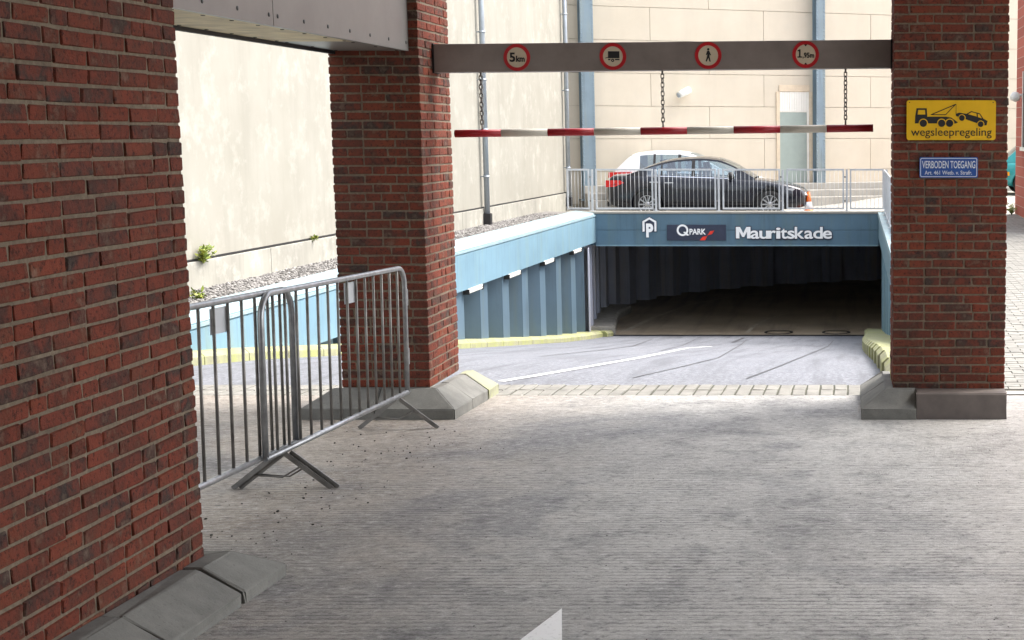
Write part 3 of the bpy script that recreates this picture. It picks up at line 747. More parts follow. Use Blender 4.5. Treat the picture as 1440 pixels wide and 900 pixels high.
# ------------------------------------------------------------------ left: cream building, gravel strip, ramp wall
Y0 = 2.0; YC = 39.0
t = thing('cream_building', (wall_x(20), 20, 0), 'tall cream rendered building with a low grey plinth along the gravel strip', 'building')
def wl(x, y, z): return (x - t.location.x, y - t.location.y, z)
m = MB(); wx = wall_x
def slab(m, yA, yB, d0, d1, zA, zB):
    v = [wl(wx(y) + d, y, z) for z in (zA, zB) for (y, d) in ((yA, d0), (yB, d0), (yB, d1), (yA, d1))]
    return m.add(v, [(0, 1, 2, 3), (4, 7, 6, 5), (0, 4, 5, 1), (1, 5, 6, 2), (2, 6, 7, 3), (3, 7, 4, 0)])
slab(MB(), Y0, YC, -.6, 0, .46, 9).build('wall', M_CREAM, t)
slab(MB(), Y0, YC - .01, -.55, .012, .435, .457).build('drip_strip', M_BLACK, t)
y = Y0; rn = random.Random(2)
while y < YC - .1:
    e = min(YC - .01, y + 3.0); slab(MB(), y + .006, e - .006, -.5, .045, -.1, .43).build('plinth_panel', M_PLINTH, t, bevel=.008); y = e
def downpipe(px, ytop_px, label, ybase_px):
    # stands against the left wall
    lo, hi = 10.0, 39.0
    for _ in range(60):
        md = (lo + hi) / 2; X = wall_x(md) + .11
        if PX + X / md * F * 1.0 < px: lo = md
        else: hi = md
    Yp = lo; X = wall_x(Yp) + .11; r = thing('downpipe', (X, Yp, .13), label, 'downpipe', 'downpipes on the cream building')
    m = MB(); m.tube([(0, 0, .16), (0, 0, 8.8)], .055, 14); p = m.build('pipe', M_PIPE, r)
    m = MB(); m.box(-.08, .08, -.08, .08, -.03, .20); m.build('foot_socket', M_BLACK, r, bevel=.01)
    for z in (.95, 1.9, 2.9, 3.85, 4.8, 5.8):
        m = MB(); m.lathe([(.057, -.02), (.066, -.02), (.066, .02), (.057, .02)], (0, 0, z), (0, 0, 1), 14); m.box(-.11, -.05, -.01, .01, z - .01, z + .01); m.build('bracket', M_PIPE, r)
downpipe(686, 0, 'grey zinc downpipe with a black foot standing in the gravel', 315)
downpipe(801, 0, 'grey zinc downpipe in the corner by the riveted blue column', 292)
# gravel
def grav_z(x, y): return .03
m = MB(); m.grid([[(band_x(y) - .40, y, .05), ((band_x(y) - .4 + wall_x(y)) / 2, y, .07), (wall_x(y) + .03, y, .09)] for y in lin(Y0, 36, 20)], True)
gb = m.build('gravel_bed', M_GRBASE); tag(gb, kind='structure')
m = MB(); rn = random.Random(6)
for _ in range(15000):
    y = 12.5 + (35.0 - 12.5) * rn.random() ** 1.25; u = rn.random(); xa, xb = band_x(y) - .40, wall_x(y) + .05; x = xa + (xb - xa) * u
    stone(m, x, y, .055 + .035 * u + rn.uniform(0, .012), rn.uniform(.012, .024), rn)
tag(m.build('gravel', M_GRAVEL, recalc=False), 'grey gravel strip between the cream building and the blue ramp wall', 'gravel', kind='stuff')
# ramp wall
t = thing('ramp_wall', (band_x(24), 24, 0), 'blue steel ramp wall with pale coping and sheet piles below, along the gravel strip', 'wall')
def rw(d, y, z): return (band_x(y) + d - t.location.x, y - 24, z)
def strip(m, prof, yA, yB):
    n = len(prof); v = [rw(d, yA, z) for d, z in prof] + [rw(d, yB, z) for d, z in prof]
    return m.add(v, [tuple(range(n))[::-1], tuple(range(n, 2 * n))] + [(i, (i + 1) % n, n + (i + 1) % n, n + i) for i in range(n)])
ys = [4.0, 8.0] + [11 + 2.35 * i for i in range(11)]; ys[-1] = YE - .002
for a, b in zip(ys, ys[1:]):
    strip(MB(), [(-.46, .02), (-.06, .02), (-.012, .10), (-.06, .135), (-.46, .185)], a + .004, b - .004).build('coping', M_COPING, t, bevel=.006)
    strip(MB(), [(-.07, -.545), (0, -.545), (0, .03), (-.02, .045), (-.07, .045)], a + .0015, b - .0015).build('band_panel', M_BLUE, t)
    strip(MB(), [(-.06, .052), (.012, .052), (.012, .085), (-.06, .085)], a + .002, b - .002).build('trim_strip', M_COPING, t)
def pile_pts(s0, per, dp):
    return [(0, 0), (per * .20, 0), (per * .38, -dp), (per * .82, -dp), (per, 0)]
def pile(root, path, mat, thick, top, bot, inward):
    """path: polyline of (x, y) points of one pile; wall face between them"""
    c = root.location; m = MB()
    n = len(path); v = [(x - c.x, y - c.y, top - c.z) for x, y in path] + [(x - c.x, y - c.y, bot(x, y) - c.z) for x, y in path]
    m.add(v, [(i, i + 1, n + i + 1, n + i) for i in range(n - 1)])
    o = m.build('sheet_pile', mat, root)
    sf = o.modifiers.new('thickness', 'SOLIDIFY'); sf.thickness = thick; sf.offset = 0
    return o
y = 15.1; per = 1.42
while y + per < YE + .3:
    pp = [(band_x(y + s) - .10 + d, y + s) for s, d in ((0, 0), (.46, 0), (.54, -.33), (1.30, -.33), (per, 0))]
    pile(t, pp, M_PILE, .02, -.52, lambda x, y: gz(y) + .02, 1); y += per
YL = y
m = MB(); strip(m, [(-.75, -3), (-.5, -3), (-.5, 0), (-.75, 0)], 4, YE + .5); m.build('soil_backing', M_DARKWALL, t)
# ramp kerbs, stone by stone
def kerb_stone(parent, a, b, zf, w_, h, mat, side):
    a = Vector(a); b = Vector(b); d = (b - a).normalized(); n = Vector((d.y, -d.x)) * side; m = MB(); g_ = .002; v = []
    for p in (a + d * g_, b - d * g_):
        for (o, z) in ((-.30, -.03), (w_, -.03), (w_, h - .05), (w_ - .05, h), (-.30, h)):
            q = p + n * o; v.append((q.x - parent.location.x, q.y - parent.location.y, zf(p.y) + z - parent.location.z))
    m.add(v, [(4, 3, 2, 1, 0), (5, 6, 7, 8, 9)] + [(i, (i + 1) % 5, 5 + (i + 1) % 5, 5 + i) for i in range(5)])
    return m.build('kerb_stone', mat, parent, bevel=.008)
t = bpy.data.objects.new('kerb', None); t.location = (-6.4, 20, -1); C.objects.link(t); tag(t, kind='structure')
y = 11.3
while y < 33.6:
    kerb_stone(t, (band_x(y) - .12, y), (band_x(y + .99) - .12, y + .99), gz, .34, .12, M_KERB, 1); y += 1.0
pts = [(-6.02, y), (-5.98, 33.95), (-5.92, 34.5)]
for a, b in zip(pts, pts[1:]): kerb_stone(t, a, b, gz, .34, .12, M_KERB, 1)
pts = [(-5.92, 34.55), (-6.05, 35.5), (-6.2, 36.6), (-6.3, 37.8), (-6.22, 39.2)]
for a, b in zip(pts, pts[1:]): kerb_stone(t, a, b, lambda q: -2.73, .36, .2, M_KERBP, 1)
# tube lamps under the band
for i, (px, py) in enumerate(((654, 414), (711, 393.5), (761, 374), (802, 358), (838, 347))):
    yy = 20.0
    for _ in range(3000):
        p = PX + (band_x(yy) - .13) / yy * F
        if p >= px: break
        yy += .01
    lab = ['white tube lamp under the blue band, beside the pillar under the fascia', 'second white tube lamp from the pillar along the blue band', 'third white tube lamp from the pillar along the blue band', 'fourth white tube lamp from the pillar along the blue band', 'white tube lamp under the blue band next to the garage portal'][i]
    r = thing('tube_lamp', (band_x(yy) - .03, yy, -.60), lab, 'lamp', 'tube lamps along the ramp wall', rz=-math.atan(.027))
    m = MB(); m.box(-.05, .05, -.42, .42, .02, .054); m.build('housing', M_LAMPW, r, bevel=.008)
    m = MB(); m.tube([(.02, -.40, .0), (.02, .40, .0)], .03, 10); m.build('tube', M_LAMPW, r)
    m = MB(); m.box(-.045, .055, -.43, -.40, -.035, .05); m.box(-.045, .055, .40, .43, -.035, .05); m.build('end_cap', M_BLACK, r)

# weeds
def weed(base, n, spread, h, label, name='weed'):
    r = thing(name, base, label, 'weed'); rn = random.Random(int(abs(base[0] * 31 + base[1] * 17))); st = MB(); lf = MB()
    for i in range(n):
        a = rn.uniform(0, 6.28); d = rn.uniform(.2, 1) * spread; tip = Vector((d * math.cos(a) * .6, d * math.sin(a), h * rn.uniform(.4, 1)))
        P = [Vector((0, 0, 0)), Vector((tip.x * .3, tip.y * .4, tip.z * .6)), tip]; st.tube(P, [.006, .004, .002], 5)
        for k in range(9):
            f = rn.uniform(.25, 1); p = P[1].lerp(P[2], f) if f > .5 else P[0].lerp(P[1], f * 2); s = rn.uniform(.018, .04)
            u = Vector((rn.uniform(-1, 1), rn.uniform(-1, 1), rn.uniform(-.3, .8))).normalized(); q = u.cross(Vector((rn.uniform(-1, 1), rn.uniform(-1, 1), 1))).normalized()
            lf.add([p, p + u * s + q * s * .45, p + u * s * 2.1, p + u * s - q * s * .45], [(0, 1, 2, 3)])
    st.build('stem', M_LEAF, r); lf.build('leaves', M_LEAF, r, recalc=False)
wy = at_plane(283, 375, Vector((wall_x(17.6) + .04, 17.6, 0)), Vector((1, -.026, 0)))
weed((wall_x(wy.y) + .07, wy.y, .40), 22, .22, .20, 'yellow green weed growing on the plinth of the cream building')
p = at_plane(278, 421, Vector((0, 0, .08)), Vector((0, 0, 1))); weed((p.x, p.y, .06), 8, .12, .12, 'small green weed growing in the gravel')
p = at_plane(440, 345, Vector((wall_x(22) + .04, 22, 0)), Vector((1, -.026, 0))); weed((wall_x(p.y) + .06, p.y, .42), 4, .06, .07, 'tiny weed tuft on the plinth ledge near the pillar under the fascia')

# ------------------------------------------------------------------ garage portal
t = thing('garage_portal', (-2.7, YE, -2.72), 'blue painted steel lintel over the dark garage entrance', 'portal')
zz = 2.72
XL = band_x(YE)
m = MB(); m.box(XL - .5 + 2.7, XR + .25 + 2.7, .006, .26, -.62 + zz, .115 + zz); m.build('beam_core', M_BLUE2, t)
m = MB(); m.box(XL + .003 + 2.7, XR - .003 + 2.7, -.03, .004, -.26 + zz, .105 + zz); m.build('upper_panel', M_BLUE2, t, bevel=.003)
m = MB(); m.box(XL + .003 + 2.7, XR - .003 + 2.7, -.035, .004, -.635 + zz, -.268 + zz); m.build('lower_panel', M_BLUE2, t, bevel=.003)
m = MB(); m.box(XL + .003 + 2.7, XR - .003 + 2.7, -.055, -.036, -.635 + zz, -.605 + zz); m.build('lip', M_BLUE, t)
m = MB(); m.box(XL - .5 + 2.7, XR + .3 + 2.7, -.05, .30, .117 + zz, .165 + zz); m.build('coping', M_STREET, t, bevel=.006)
# garage roof slab, end walls and curved sheet-pile wall
m = MB(); m.box(-8.5, 16, YE + .265, 58, -.62, -.36); tag(m.build('garage_ceiling', M_GCEIL), kind='structure')
t = thing('garage_wall', (-6, 40, -2.72), 'dark curved sheet pile wall inside the garage', 'wall')
cp = [(-5.98, YL), (-6.28, 36.2), (-6.42, 37.6), (-6.42, 39.2), (-6.25, 40.8), (-5.75, 42.4), (-4.9, 44.0), (-3.7, 45.4), (-2.1, 46.7), (-.2, 47.8), (2, 48.7), (4.5, 49.4), (7.5, 49.9), (11, 50.2), (14, 50.3)]
def along(path, step):
    P = [Vector(p) for p in path]; out = []; acc = 0
    dense = []
    for a, b in zip(P, P[1:]):
        k = max(1, int((b - a).length / .02)); dense += [a.lerp(b, i / k) for i in range(k)]
    dense.append(P[-1]); seg = [dense[0]]
    cum = [0.0]
    for a, b in zip(dense, dense[1:]): cum.append(cum[-1] + (b - a).length)
    def at(s):
        import bisect
        i = min(len(dense) - 2, max(0, bisect.bisect_right(cum, s) - 1)); d = (dense[i + 1] - dense[i]); L = d.length or 1
        p = dense[i] + d * ((s - cum[i]) / L); d2 = (dense[min(len(dense) - 1, i + 25)] - dense[max(0, i - 25)]).normalized(); return p, Vector((-d2.y, d2.x))
    return at, cum[-1]
atf, LT = along(cp, .02); s = 0; per = 1.25
while s + per < LT:
    pp = []
    for ds, dd in ((0, 0), (.40, 0), (.50, .34), (1.12, .34), (per, 0)):
        p, n = atf(s + ds); q = p + n * dd; pp.append((q.x, q.y))
    pile(t, pp, M_GWALL, .02, -.63, lambda x, y: -2.80, 1); s += per
m = MB(); m.box(XR + .32 + 6, 20, 34.7 - 40, 34.9 - 40, 0, 2.08); m.build('front_return', M_DARKWALL, t)
m = MB(); m.box(-8.4 + 6, -7.2 + 6, 34.8 - 40, 35.0 - 40, 0, 2.6); m.box(-2.6, -2.4, -5.3, 14, 0, 2.6); m.box(22, 22.2, -6, 18, 0, 2.6); m.box(-3, 22, 14, 14.2, 0, 2.6); m.build('outer_wall', M_DARKWALL, t)

# lettering on the lintel
YLn = YE - .037
def lz(py): return at_y(1000, py, YLn).z
def lx(px): return at_y(px, 320, YLn).x
t = thing('name_lettering', (lx(1035), YLn, lz(335)), 'white raised letters spelling Mauritskade on the blue lintel', 'lettering')
def mpoly(a, b, z0_, z1_): return [(a + (b - a) * u, z0_ + (z1_ - z0_) * v) for u, v in ((0, 0), (0, 1), (.28, 1), (.5, .45), (.72, 1), (1, 1), (1, 0), (.76, 0), (.76, .60), (.57, .12), (.43, .12), (.24, .60), (.24, 0))]
word = 'Mauritskade'; wid = {'M': 20.5, 'i': 6.5, 't': 9.5, 'r': 10, 's': 10.5, 'a': 12.5, 'u': 13.5, 'k': 13.5, 'd': 13.5, 'e': 13}
x = 1035.0; tot = sum(wid[c] for c in word); gap = (1170 - 1035 - tot) / (len(word) - 1)
for ch in word:
    a_, b_ = lx(x) - t.location.x, lx(x + wid[ch]) - t.location.x; cap = lz(319) - lz(335)
    me = text_mesh(ch, .03); top = max(v.co.y for v in me.vertices); bpy.data.meshes.remove(me)
    me = text_mesh('M', .03); capu = max(v.co.y for v in me.vertices); bpy.data.meshes.remove(me)
    hh = cap * top / capu
    o = text_part(ch, 'letter', a_, b_, 0, hh, -.03, M_LETTER, t, .018, .02) if ch != 'M' else flat(mpoly(a_, b_, 0, cap), -.03, .02).build('letter', M_LETTER, t)
    q = text_part(ch, 'outline_plate', a_ - .022, b_ + .022, -.018, hh + .034, 0, M_NAVY, o, .045, .024) if ch != 'M' else flat(mpoly(a_ - .02, b_ + .02, -.02, cap + .02), 0, .024).build('outline_plate', M_NAVY, o)  # dark outline backing each white letter
    x += wid[ch] + gap
a, b = (lx(938), lz(316)), (lx(1021), lz(338)); W, H = b[0] - a[0], a[1] - b[1]
t = thing('company_sign', (a[0], YLn, b[1]), 'dark navy sign with white QPARK lettering and a red slash', 'sign')
m = MB(); m.box(0, W, -.035, 0, 0, H); m.build('panel', M_NAVY, t, bevel=.004)
def qs(poly): return [((x - 475) / 332 * W, (590 - y) / 84 * H) for x, y in poly]
m = MB(); cx, cz = qs([(563, 535)])[0]; ringpoly(m, cx, cz, .062 * 1.45, .062 * 2.15, -.036, .006); flat(qs([(566, 545), (578, 543), (602, 562), (588, 564)]), -.036, .007, m); m.build('letter', M_LETTER, t)
q0 = qs([(602, 557), (694, 527)]); text_part('PARK', 'letter', q0[0][0], q0[1][0], q0[0][1], q0[1][1] - q0[0][1], -.036, M_LETTER, t, .03, .006)
m = flat(qs([(658, 590), (676, 570), (700, 566), (718, 540), (742, 537), (728, 556), (704, 562), (690, 588)]), -.036, .006); m.build('red_slash', simple('bright_red', (.75, .03, .01), .4), t)
a = (lx(903), lz(333))
t = thing('parking_symbol', (a[0], YLn, a[1]), 'white letter P under a small white roof outline on the lintel', 'sign')
k = (lx(924) - lx(903)) / 84
def ps(poly): return [((x - 330) * k, (572 - y) * k) for x, y in poly]
m = MB(); flat(ps([(330, 545), (330, 482), (372, 458), (414, 482), (414, 545)]), 0, .02, m); m.build('dark_backing', M_NAVY, t)
m = MB()
for pl in ([(333, 543), (333, 484), (345, 486), (345, 541)], [(333, 484), (372, 462), (372, 474), (345, 490)], [(372, 462), (411, 484), (399, 490), (372, 474)], [(411, 484), (411, 541), (400, 541), (400, 488)]): flat(ps(pl), -.021, .012, m)
m.build('roof_outline', M_LETTER, t)
a_, b_ = ps([(353, 570)])[0], ps([(393, 497)])[0]
text_part('P', 'letter', a_[0], b_[0], a_[1], b_[1] - a_[1], -.021, M_LETTER, t, .05, .012)

# ------------------------------------------------------------------ right ramp wall
t = thing('ramp_wall', (XR, 24, 0), 'pale blue steel ramp wall beside the pillar carrying the yellow sign', 'wall')
ys2 = lin(11.6, YE - .004, 10)
for a, b in zip(ys2, ys2[1:]):
    m = MB(); m.box(0, .07, a - 24 + .0015, b - 24 - .0015, -.45, .04); m.build('band_panel', M_BLUE, t)
    m = MB(); m.box(-.015, .34, a - 24 + .004, b - 24 - .004, .046, .15); m.build('coping', M_COPING, t, bevel=.008)
y = 13.0
while y + 1.42 < YE + .2:
    pp = [(XR + .08 - d, y + s) for s, d in ((0, 0), (.46, 0), (.54, -.2), (1.30, -.2), (1.42, 0))]
    pile(t, pp, M_BLUE, .02, -.43, lambda x, y: gz(y) + .02, 1); y += 1.42
kr = bpy.data.objects.new('kerb', None); kr.location = (.4, 20, -1); C.objects.link(kr); tag(kr, kind='structure')
y = 11.6
while y < 34.2:
    kerb_stone(kr, (XR - .02, y), (XR - .02, min(34.45, y + .99)), gz, .30 + .12 * math.sin(min(1, (y - 11.6) / 20) * 3.1), .16, M_KERB, -1); y += 1.0

# ------------------------------------------------------------------ railing panels
def rail_panel(label, a, b, z, nb, group, h=.955):
    a = Vector(a); b = Vector(b); d = b - a; L = d.length; root = thing('railing_panel', (a.x, a.y, z), label, 'railing', group, rz=math.atan2(d.y, d.x))
    for nm, zz in (('top_rail', h), ('bottom_rail', .06)):
        m = MB(); m.box(0, L, -.017, .017, zz - .02, zz + .02); m.build(nm, M_RAIL, root)
    for x in (.018, L - .018):
        m = MB(); m.box(x - .018, x + .018, -.018, .018, .082 if False else .0805, h - .0205); m.build('post', M_RAIL, root)
    for i in range(nb):
        x = .036 + (L - .072) * (i + 1) / (nb + 1); m = MB(); m.tube([(x, 0, .078), (x, 0, h - .018)], .0045, 6); m.build('bar', M_RAIL, root)
    m = MB()
    for zz in (.22, .77): m.box(L, L + .06, -.012, .012, zz, zz + .035)
    m.build('clamp', M_GALVD, root)
    m = MB(); m.box(L + .038, L + .084, -.023, .023, .0, h + .004); m.box(L + .0, L + .13, -.05, .05, .0, .012); m.build('anchor_post', M_RAIL, root)
    return root
YR = YE + .12
def rx(px): return at_y(px, 264, YR).x
pan = [(797, 829, 5, 'short railing panel on the garage portal next to the corner downpipe'), (837.5, 918.5, 12, 'railing panel in front of the tail of the dark saloon car'), (926, 1007, 12, 'railing panel in front of the doors of the dark saloon car'), (1016, 1097, 12, 'railing panel in front of the bonnet of the dark saloon car'), (1106, 1187, 12, 'railing panel beside the orange cone on the garage portal'), (1195, 1243, 7, 'short railing panel on the portal next to the pillar with the yellow sign')]
for a, b, n, lab in pan: rail_panel(lab, (rx(a), YR), (rx(b), YR), .165, n, 'railing on the garage portal')
yy = YR - .15; i = 0
while yy > 26:
    rail_panel(['first', 'second', 'third', 'fourth', 'fifth', 'sixth'][i] + ' railing panel from the garage portal along the pale blue side wall', (XR + .13, yy), (XR + .13, yy - 1.34), .15, 14, 'railing along the ramp side wall'); yy -= 1.47; i += 1

# ------------------------------------------------------------------ back wall with stone panels
ang = R(22); U = Vector((math.cos(ang), math.sin(ang), 0)); N = Vector((math.sin(ang), -math.cos(ang), 0)); B0 = Vector((wall_x(YC) + .0, YC, 0))
t = thing('panelled_building', B0, 'cream building clad in large stone panels behind the parked cars', 'building', rz=ang)
def bw(px, py, off=0):
    """photo pixel -> (along, up) on the back wall"""
    p = at_plane(px, py, B0 + N * off, N) - B0; return p.dot(U), p.z
LW = 24.0
m = MB(); m.box(0, LW, .03, .6, -.3, 9.5); m.build('joint_backing', M_JOINT, t)
du, dv0 = bw(915, 30)
rows_z = [bw(960, py)[1] for py in (195, 151, 104, 58, 12)]
step = (rows_z[-1] - rows_z[0]) / 4; z0 = rows_z[0] - 2 * step
jx = {0: [bw(917, 225)[0], bw(1075, 225)[0]], 1: [bw(998, 170)[0]]}
PLen = jx[0][1] - jx[0][0]
dx0, dx1 = bw(1097, 180)[0], bw(1137, 180)[0]; dzt = bw(1117, 128)[1]
for r_ in range(10):
    za = z0 + step * r_; zb = za + step; off = jx[0][0] if (r_ % 2 == 1) else jx[1][0]
    off -= PLen * 6; x = off
    while x < LW:
        xa, xb = max(0.0, x), min(LW, x + PLen)
        segs = [(xa, xb)]
        if za < dzt - .05 and xa < dx1 + .05 and xb > dx0 - .05: segs = [(xa, min(xb, dx0 - .03)), (max(xa, dx1 + .03), xb)]
        for (p, q) in segs:
            if q - p > .05:
                zA = za + .006; zB = zb - .006
                m = MB(); m.box(p + .006, q - .006, 0 - random.uniform(0, .004), .028, max(zA, -.25), zB); m.build('stone_panel', M_PANEL, t)
        x += PLen
m = MB(); m.box(dx0 - .035, dx1 + .035, .002, .028, dzt - .06, z0 + step * math.ceil((dzt + .05 - z0) / step) - .006); m.build('stone_panel', M_PANEL, t)
# door recess
o_ = MB(); o_.box(dx0 - .03, dx1 + .03, -.03, .02, dzt - .02, dzt + .16); o_.build('door_lintel', M_TRIM, t, bevel=.01)
for s in (dx0 - .11, dx1 + .01):
    o_ = MB(); o_.box(s, s + .10, -.03, .02, .5, dzt - .022); o_.build('door_jamb', M_TRIM, t, bevel=.01)
zs = bw(1117, 158)[1]
dr = MB(); dr.box(dx0 - .02, dx1 - .06, -.006, .026, .3, zs); dr = dr.build('door', M_DOOR, t)
hb = MB(); k = 11
for i in range(k):
    xa = dx0 + (dx1 - dx0 - .07) * i / k; hb.box(xa, xa + (dx1 - dx0) / k * .8, -.016, -.004, zs + .03, dzt - .03)
hb.box(dx0 - .02, dx1 - .05, -.004, .026, zs + .004, dzt - .024); hb.build('slatted_fanlight', M_LAMPW, t)
wj = MB(); wj.box(dx1 - .055, dx1 + .005, -.02, .026, .3, dzt - .024); wj.build('white_frame', M_LAMPW, t)
# stepped foot of the wall
for k_, (d, z) in enumerate(((.9, .16), (.62, .34), (.34, .52))):
    m = MB(); m.box(.3, LW, -d, -.006 if k_ == 2 else -d + .275, -.25, z + .08); m.build('step', M_STREET, t, bevel=.02)
# riveted columns
for px, lab in ((827, 'riveted blue steel column in the corner behind the white car'), (1154, 'riveted blue steel column beside the green door')):
    u, _ = bw(px, 150, .3); p = B0 + U * u + N * .30; wdt = .34 if px < 900 else .26
    r = thing('steel_column', (p.x, p.y, .25), lab, 'column', 'riveted steel columns', rz=ang)
    m = MB(); m.box(-wdt / 2, wdt / 2, -.02, .0, 0, 9.0); m.build('front_flange', M_COLUMN, r)
    m = MB(); m.box(-.012, .012, .001, .26, 0, 9.0); m.build('web', M_COLUMN, r); m = MB(); m.box(-wdt / 2, wdt / 2, .261, .28, 0, 9); m.build('rear_flange', M_COLUMN, r)
    m = MB()
    for i in range(85):
        for s in (-1, 1): m.lathe([(0, .016), (.012, .012), (.018, 0)], (s * (wdt / 2 - .028), -.02, .05 + i * .105), (0, -1, 0), 6)
    tag(m.build('rivets', M_COLUMN, r), kind='stuff')
    m = MB(); m.box(-wdt / 2 - .06, wdt / 2 + .06, -.08, .34, -.03, .0); m.build('base_plate', M_COLUMN, r)
# security camera
u, z = bw(958, 130, .1); p = B0 + U * u + N * .02
r = thing('security_camera', (p.x, p.y, z), 'small white security camera on the stone panel wall', 'camera', rz=ang)
m = MB(); m.tube([(.12, .02, .05), (.12, -.12, .04)], .03, 10); m.build('bracket', M_LAMPW, r)
m = MB(); m.tube([(.20, -.14, .07), (.05, -.22, .0), (-.14, -.32, -.08)], [.09, .10, .085], 14); m.build('housing', M_LAMPW, r)
m = MB(); m.lathe([(0, .0), (.06, 0), (.062, .012), (0, .012)], (-.145, -.323, -.082), (-.19, -.10, -.08), 12); m.build('lens', M_PIPE, r)

# ------------------------------------------------------------------ cars
def spl(tab, x):
    """smooth interpolation through (x, y) pairs"""
    n = len(tab)
    if x <= tab[0][0]: return tab[0][1]
    if x >= tab[-1][0]: return tab[-1][1]
    for i in range(n - 1):
        if tab[i][0] <= x <= tab[i + 1][0]:
            x0, y0 = tab[i]; x1, y1 = tab[i + 1]; h = x1 - x0; t_ = (x - x0) / h
            def sl(k):
                if k == 0 or k == n - 1:
                    a, b = (0, 1) if k == 0 else (n - 2, n - 1); return (tab[b][1] - tab[a][1]) / (tab[b][0] - tab[a][0])
                s0 = (tab[k][1] - tab[k - 1][1]) / (tab[k][0] - tab[k - 1][0]); s1 = (tab[k + 1][1] - tab[k][1]) / (tab[k + 1][0] - tab[k][0])
                return 0 if s0 * s1 <= 0 else 2 * s0 * s1 / (s0 + s1)
            m0, m1 = sl(i) * h, sl(i + 1) * h
            return (2 * t_**3 - 3 * t_**2 + 1) * y0 + (t_**3 - 2 * t_**2 + t_) * m0 + (-2 * t_**3 + 3 * t_**2) * y1 + (t_**3 - t_**2) * m1
def make_car(name, loc, rz, label, paint, L, W, axles, wr, belt, roof, plan, wins, tail, rear_glass, front_glass, lightsty):
    """x from 0 (tail) to L (nose); belt/roof/plan are height and half-width curves; wins = side windows (x0, x1)"""
    t = thing(name, loc, label, 'car', rz=rz); hw = W / 2
    sec = [(.0, .0, 'b'), (.80, 0, 'b'), (.94, .05, 'b'), (.985, .28, 'm'), (1, .52, 'm'), (.995, .72, 'm'), (.965, .90, 'm'), (.93, .97, 'm'), (.86, 1.0, 'm'), (.45, 1.025, 'm'), (0, 1.035, 'm')]
    xs = [0, .01, .03, .07, .13, .22] + lin(.33, L - .33, 46) + [L - .22, L - .13, L - .07, L - .03, L - .01, L]
    rows = []
    for x in xs:
        p = spl(plan, x); zb = .20 + .10 * max(0, 1 - x / .5) + .06 * max(0, 1 - (L - x) / .5); zt = spl(belt, x)
        e = min(x, L - x); rd = min(1, e / .16); sq = 1 - (1 - rd) ** 2 * .30
        half = [(f * p * hw, zb + (zt - zb) * (g if sq == 1 else .5 + (g - .5) * sq)) for f, g, _ in sec]
        rows.append([(x, -a, z) for a, z in half] + [(x, a, z) for a, z in half[::-1]][1:])
    m = MB(); m.grid(rows); n = len(rows[0]); k = len(m.v)
    m.f += [tuple(range(n))[::-1], tuple(k - n + i for i in range(n))]; m.sm += [True, True]
    body = m.build('body', paint, t)
    bm = bmesh.new(); bm.from_mesh(body.data); bmesh.ops.remove_doubles(bm, verts=bm.verts, dist=1e-5); bmesh.ops.recalc_face_normals(bm, faces=bm.faces); bm.to_mesh(body.data); bm.free()
    cut = MB()
    for ax in axles:
        for s in (-1, 1):
            a0, a1 = (s * (hw - .26), s * (hw + .2)); cut.tube([(ax, a0, wr), (ax, a1, wr)], wr + .045, 32)
    co = cut.build('cut', M_BLACK); co.parent = t; md = body.modifiers.new('arches', 'BOOLEAN'); md.object = co; md.operation = 'DIFFERENCE'; md.solver = 'EXACT'
    dg = bpy.context.evaluated_depsgraph_get(); me = bpy.data.meshes.new_from_object(body.evaluated_get(dg)); body.modifiers.clear(); body.data = me
    me.materials.clear(); me.materials.append(paint); bpy.data.objects.remove(co)
    # greenhouse
    def bz(x): return spl(belt, x) - .012
    def side(x, f, s, off=0):
        p = spl(plan, x) * hw; zt = spl(roof, x); zb = bz(x); hgt = max(0, zt - zb)
        z = zb + (hgt - .035 * min(1, hgt / .3)) * f; y = p * .925 - .30 * (z - zb) - .10 * max(0, (z - zb) / .5) ** 2 * .5 + off
        return (x, s * y, z)
    def top(x, c, lift=0):
        a = side(x, 1, 1); zt = spl(roof, x); return (x, a[1] * c, a[2] + (zt + .012 - a[2]) * (1 - c ** 4) + lift)
    xr0, xr1 = rear_glass; xf1, xf0 = front_glass
    cs = lin(-1, 1, 14)
    m = MB(); m.grid([[top(x, c) for c in cs] for x in lin(xr1, xf1, 20)]); m.build('roof', paint, t)
    for nm, (a, b), c0 in (('rear_window', (xr0, xr1), .9), ('windscreen', (xf1, xf0), .93)):
        m = MB(); m.grid([[top(x, c * c0) for c in cs] for x in lin(a, b, 10)]); m.build(nm, M_GLASS, t)
        m = MB()
        for s in (-1, 1): m.grid([[top(x, s * (c0 + (1 - c0) * c)) for c in (0, .5, 1)] for x in lin(a, b, 10)])
        m.build('pillar', paint, t)
    for s in (-1, 1):
        edges = [xr0] + [q for w_ in wins for q in w_] + [xf0]
        m = MB()
        for i in range(0, len(edges), 2):
            a, b = edges[i], edges[i + 1]
            if b - a > .005: m.grid([[side(x, f, s) for f in (0, .25, .5, .75, 1)] for x in lin(a, b, 8)])
        m.grid([[side(x, f, s, .004) for f in (.90, .95, 1)] for x in lin(xr0, xf0, 30)]); m.grid([[side(x, f, s, .004) for f in (0, .04, .09)] for x in lin(xr0, xf0, 30)])
        m.build('window_frame', paint, t)
        m = MB(); m.grid([[side(x, f, s, .007) for f in (.0, .03, .055)] for x in lin(wins[0][0] - .02, wins[-1][1], 24)]); m.build('window_trim', M_CHROME, t)
        for a, b in wins:
            m = MB(); m.grid([[side(x, f, s, .001) for f in lin(.09, .9, 5)] for x in lin(a, b, 8)]); m.build('side_window', M_GLASS, t)
        for a, b in zip(wins, wins[1:]):
            m = MB(); m.grid([[side(x, f, s, .006) for f in lin(.05, .93, 4)] for x in (a[1], b[0])]); m.build('door_pillar', M_BLACK, t)
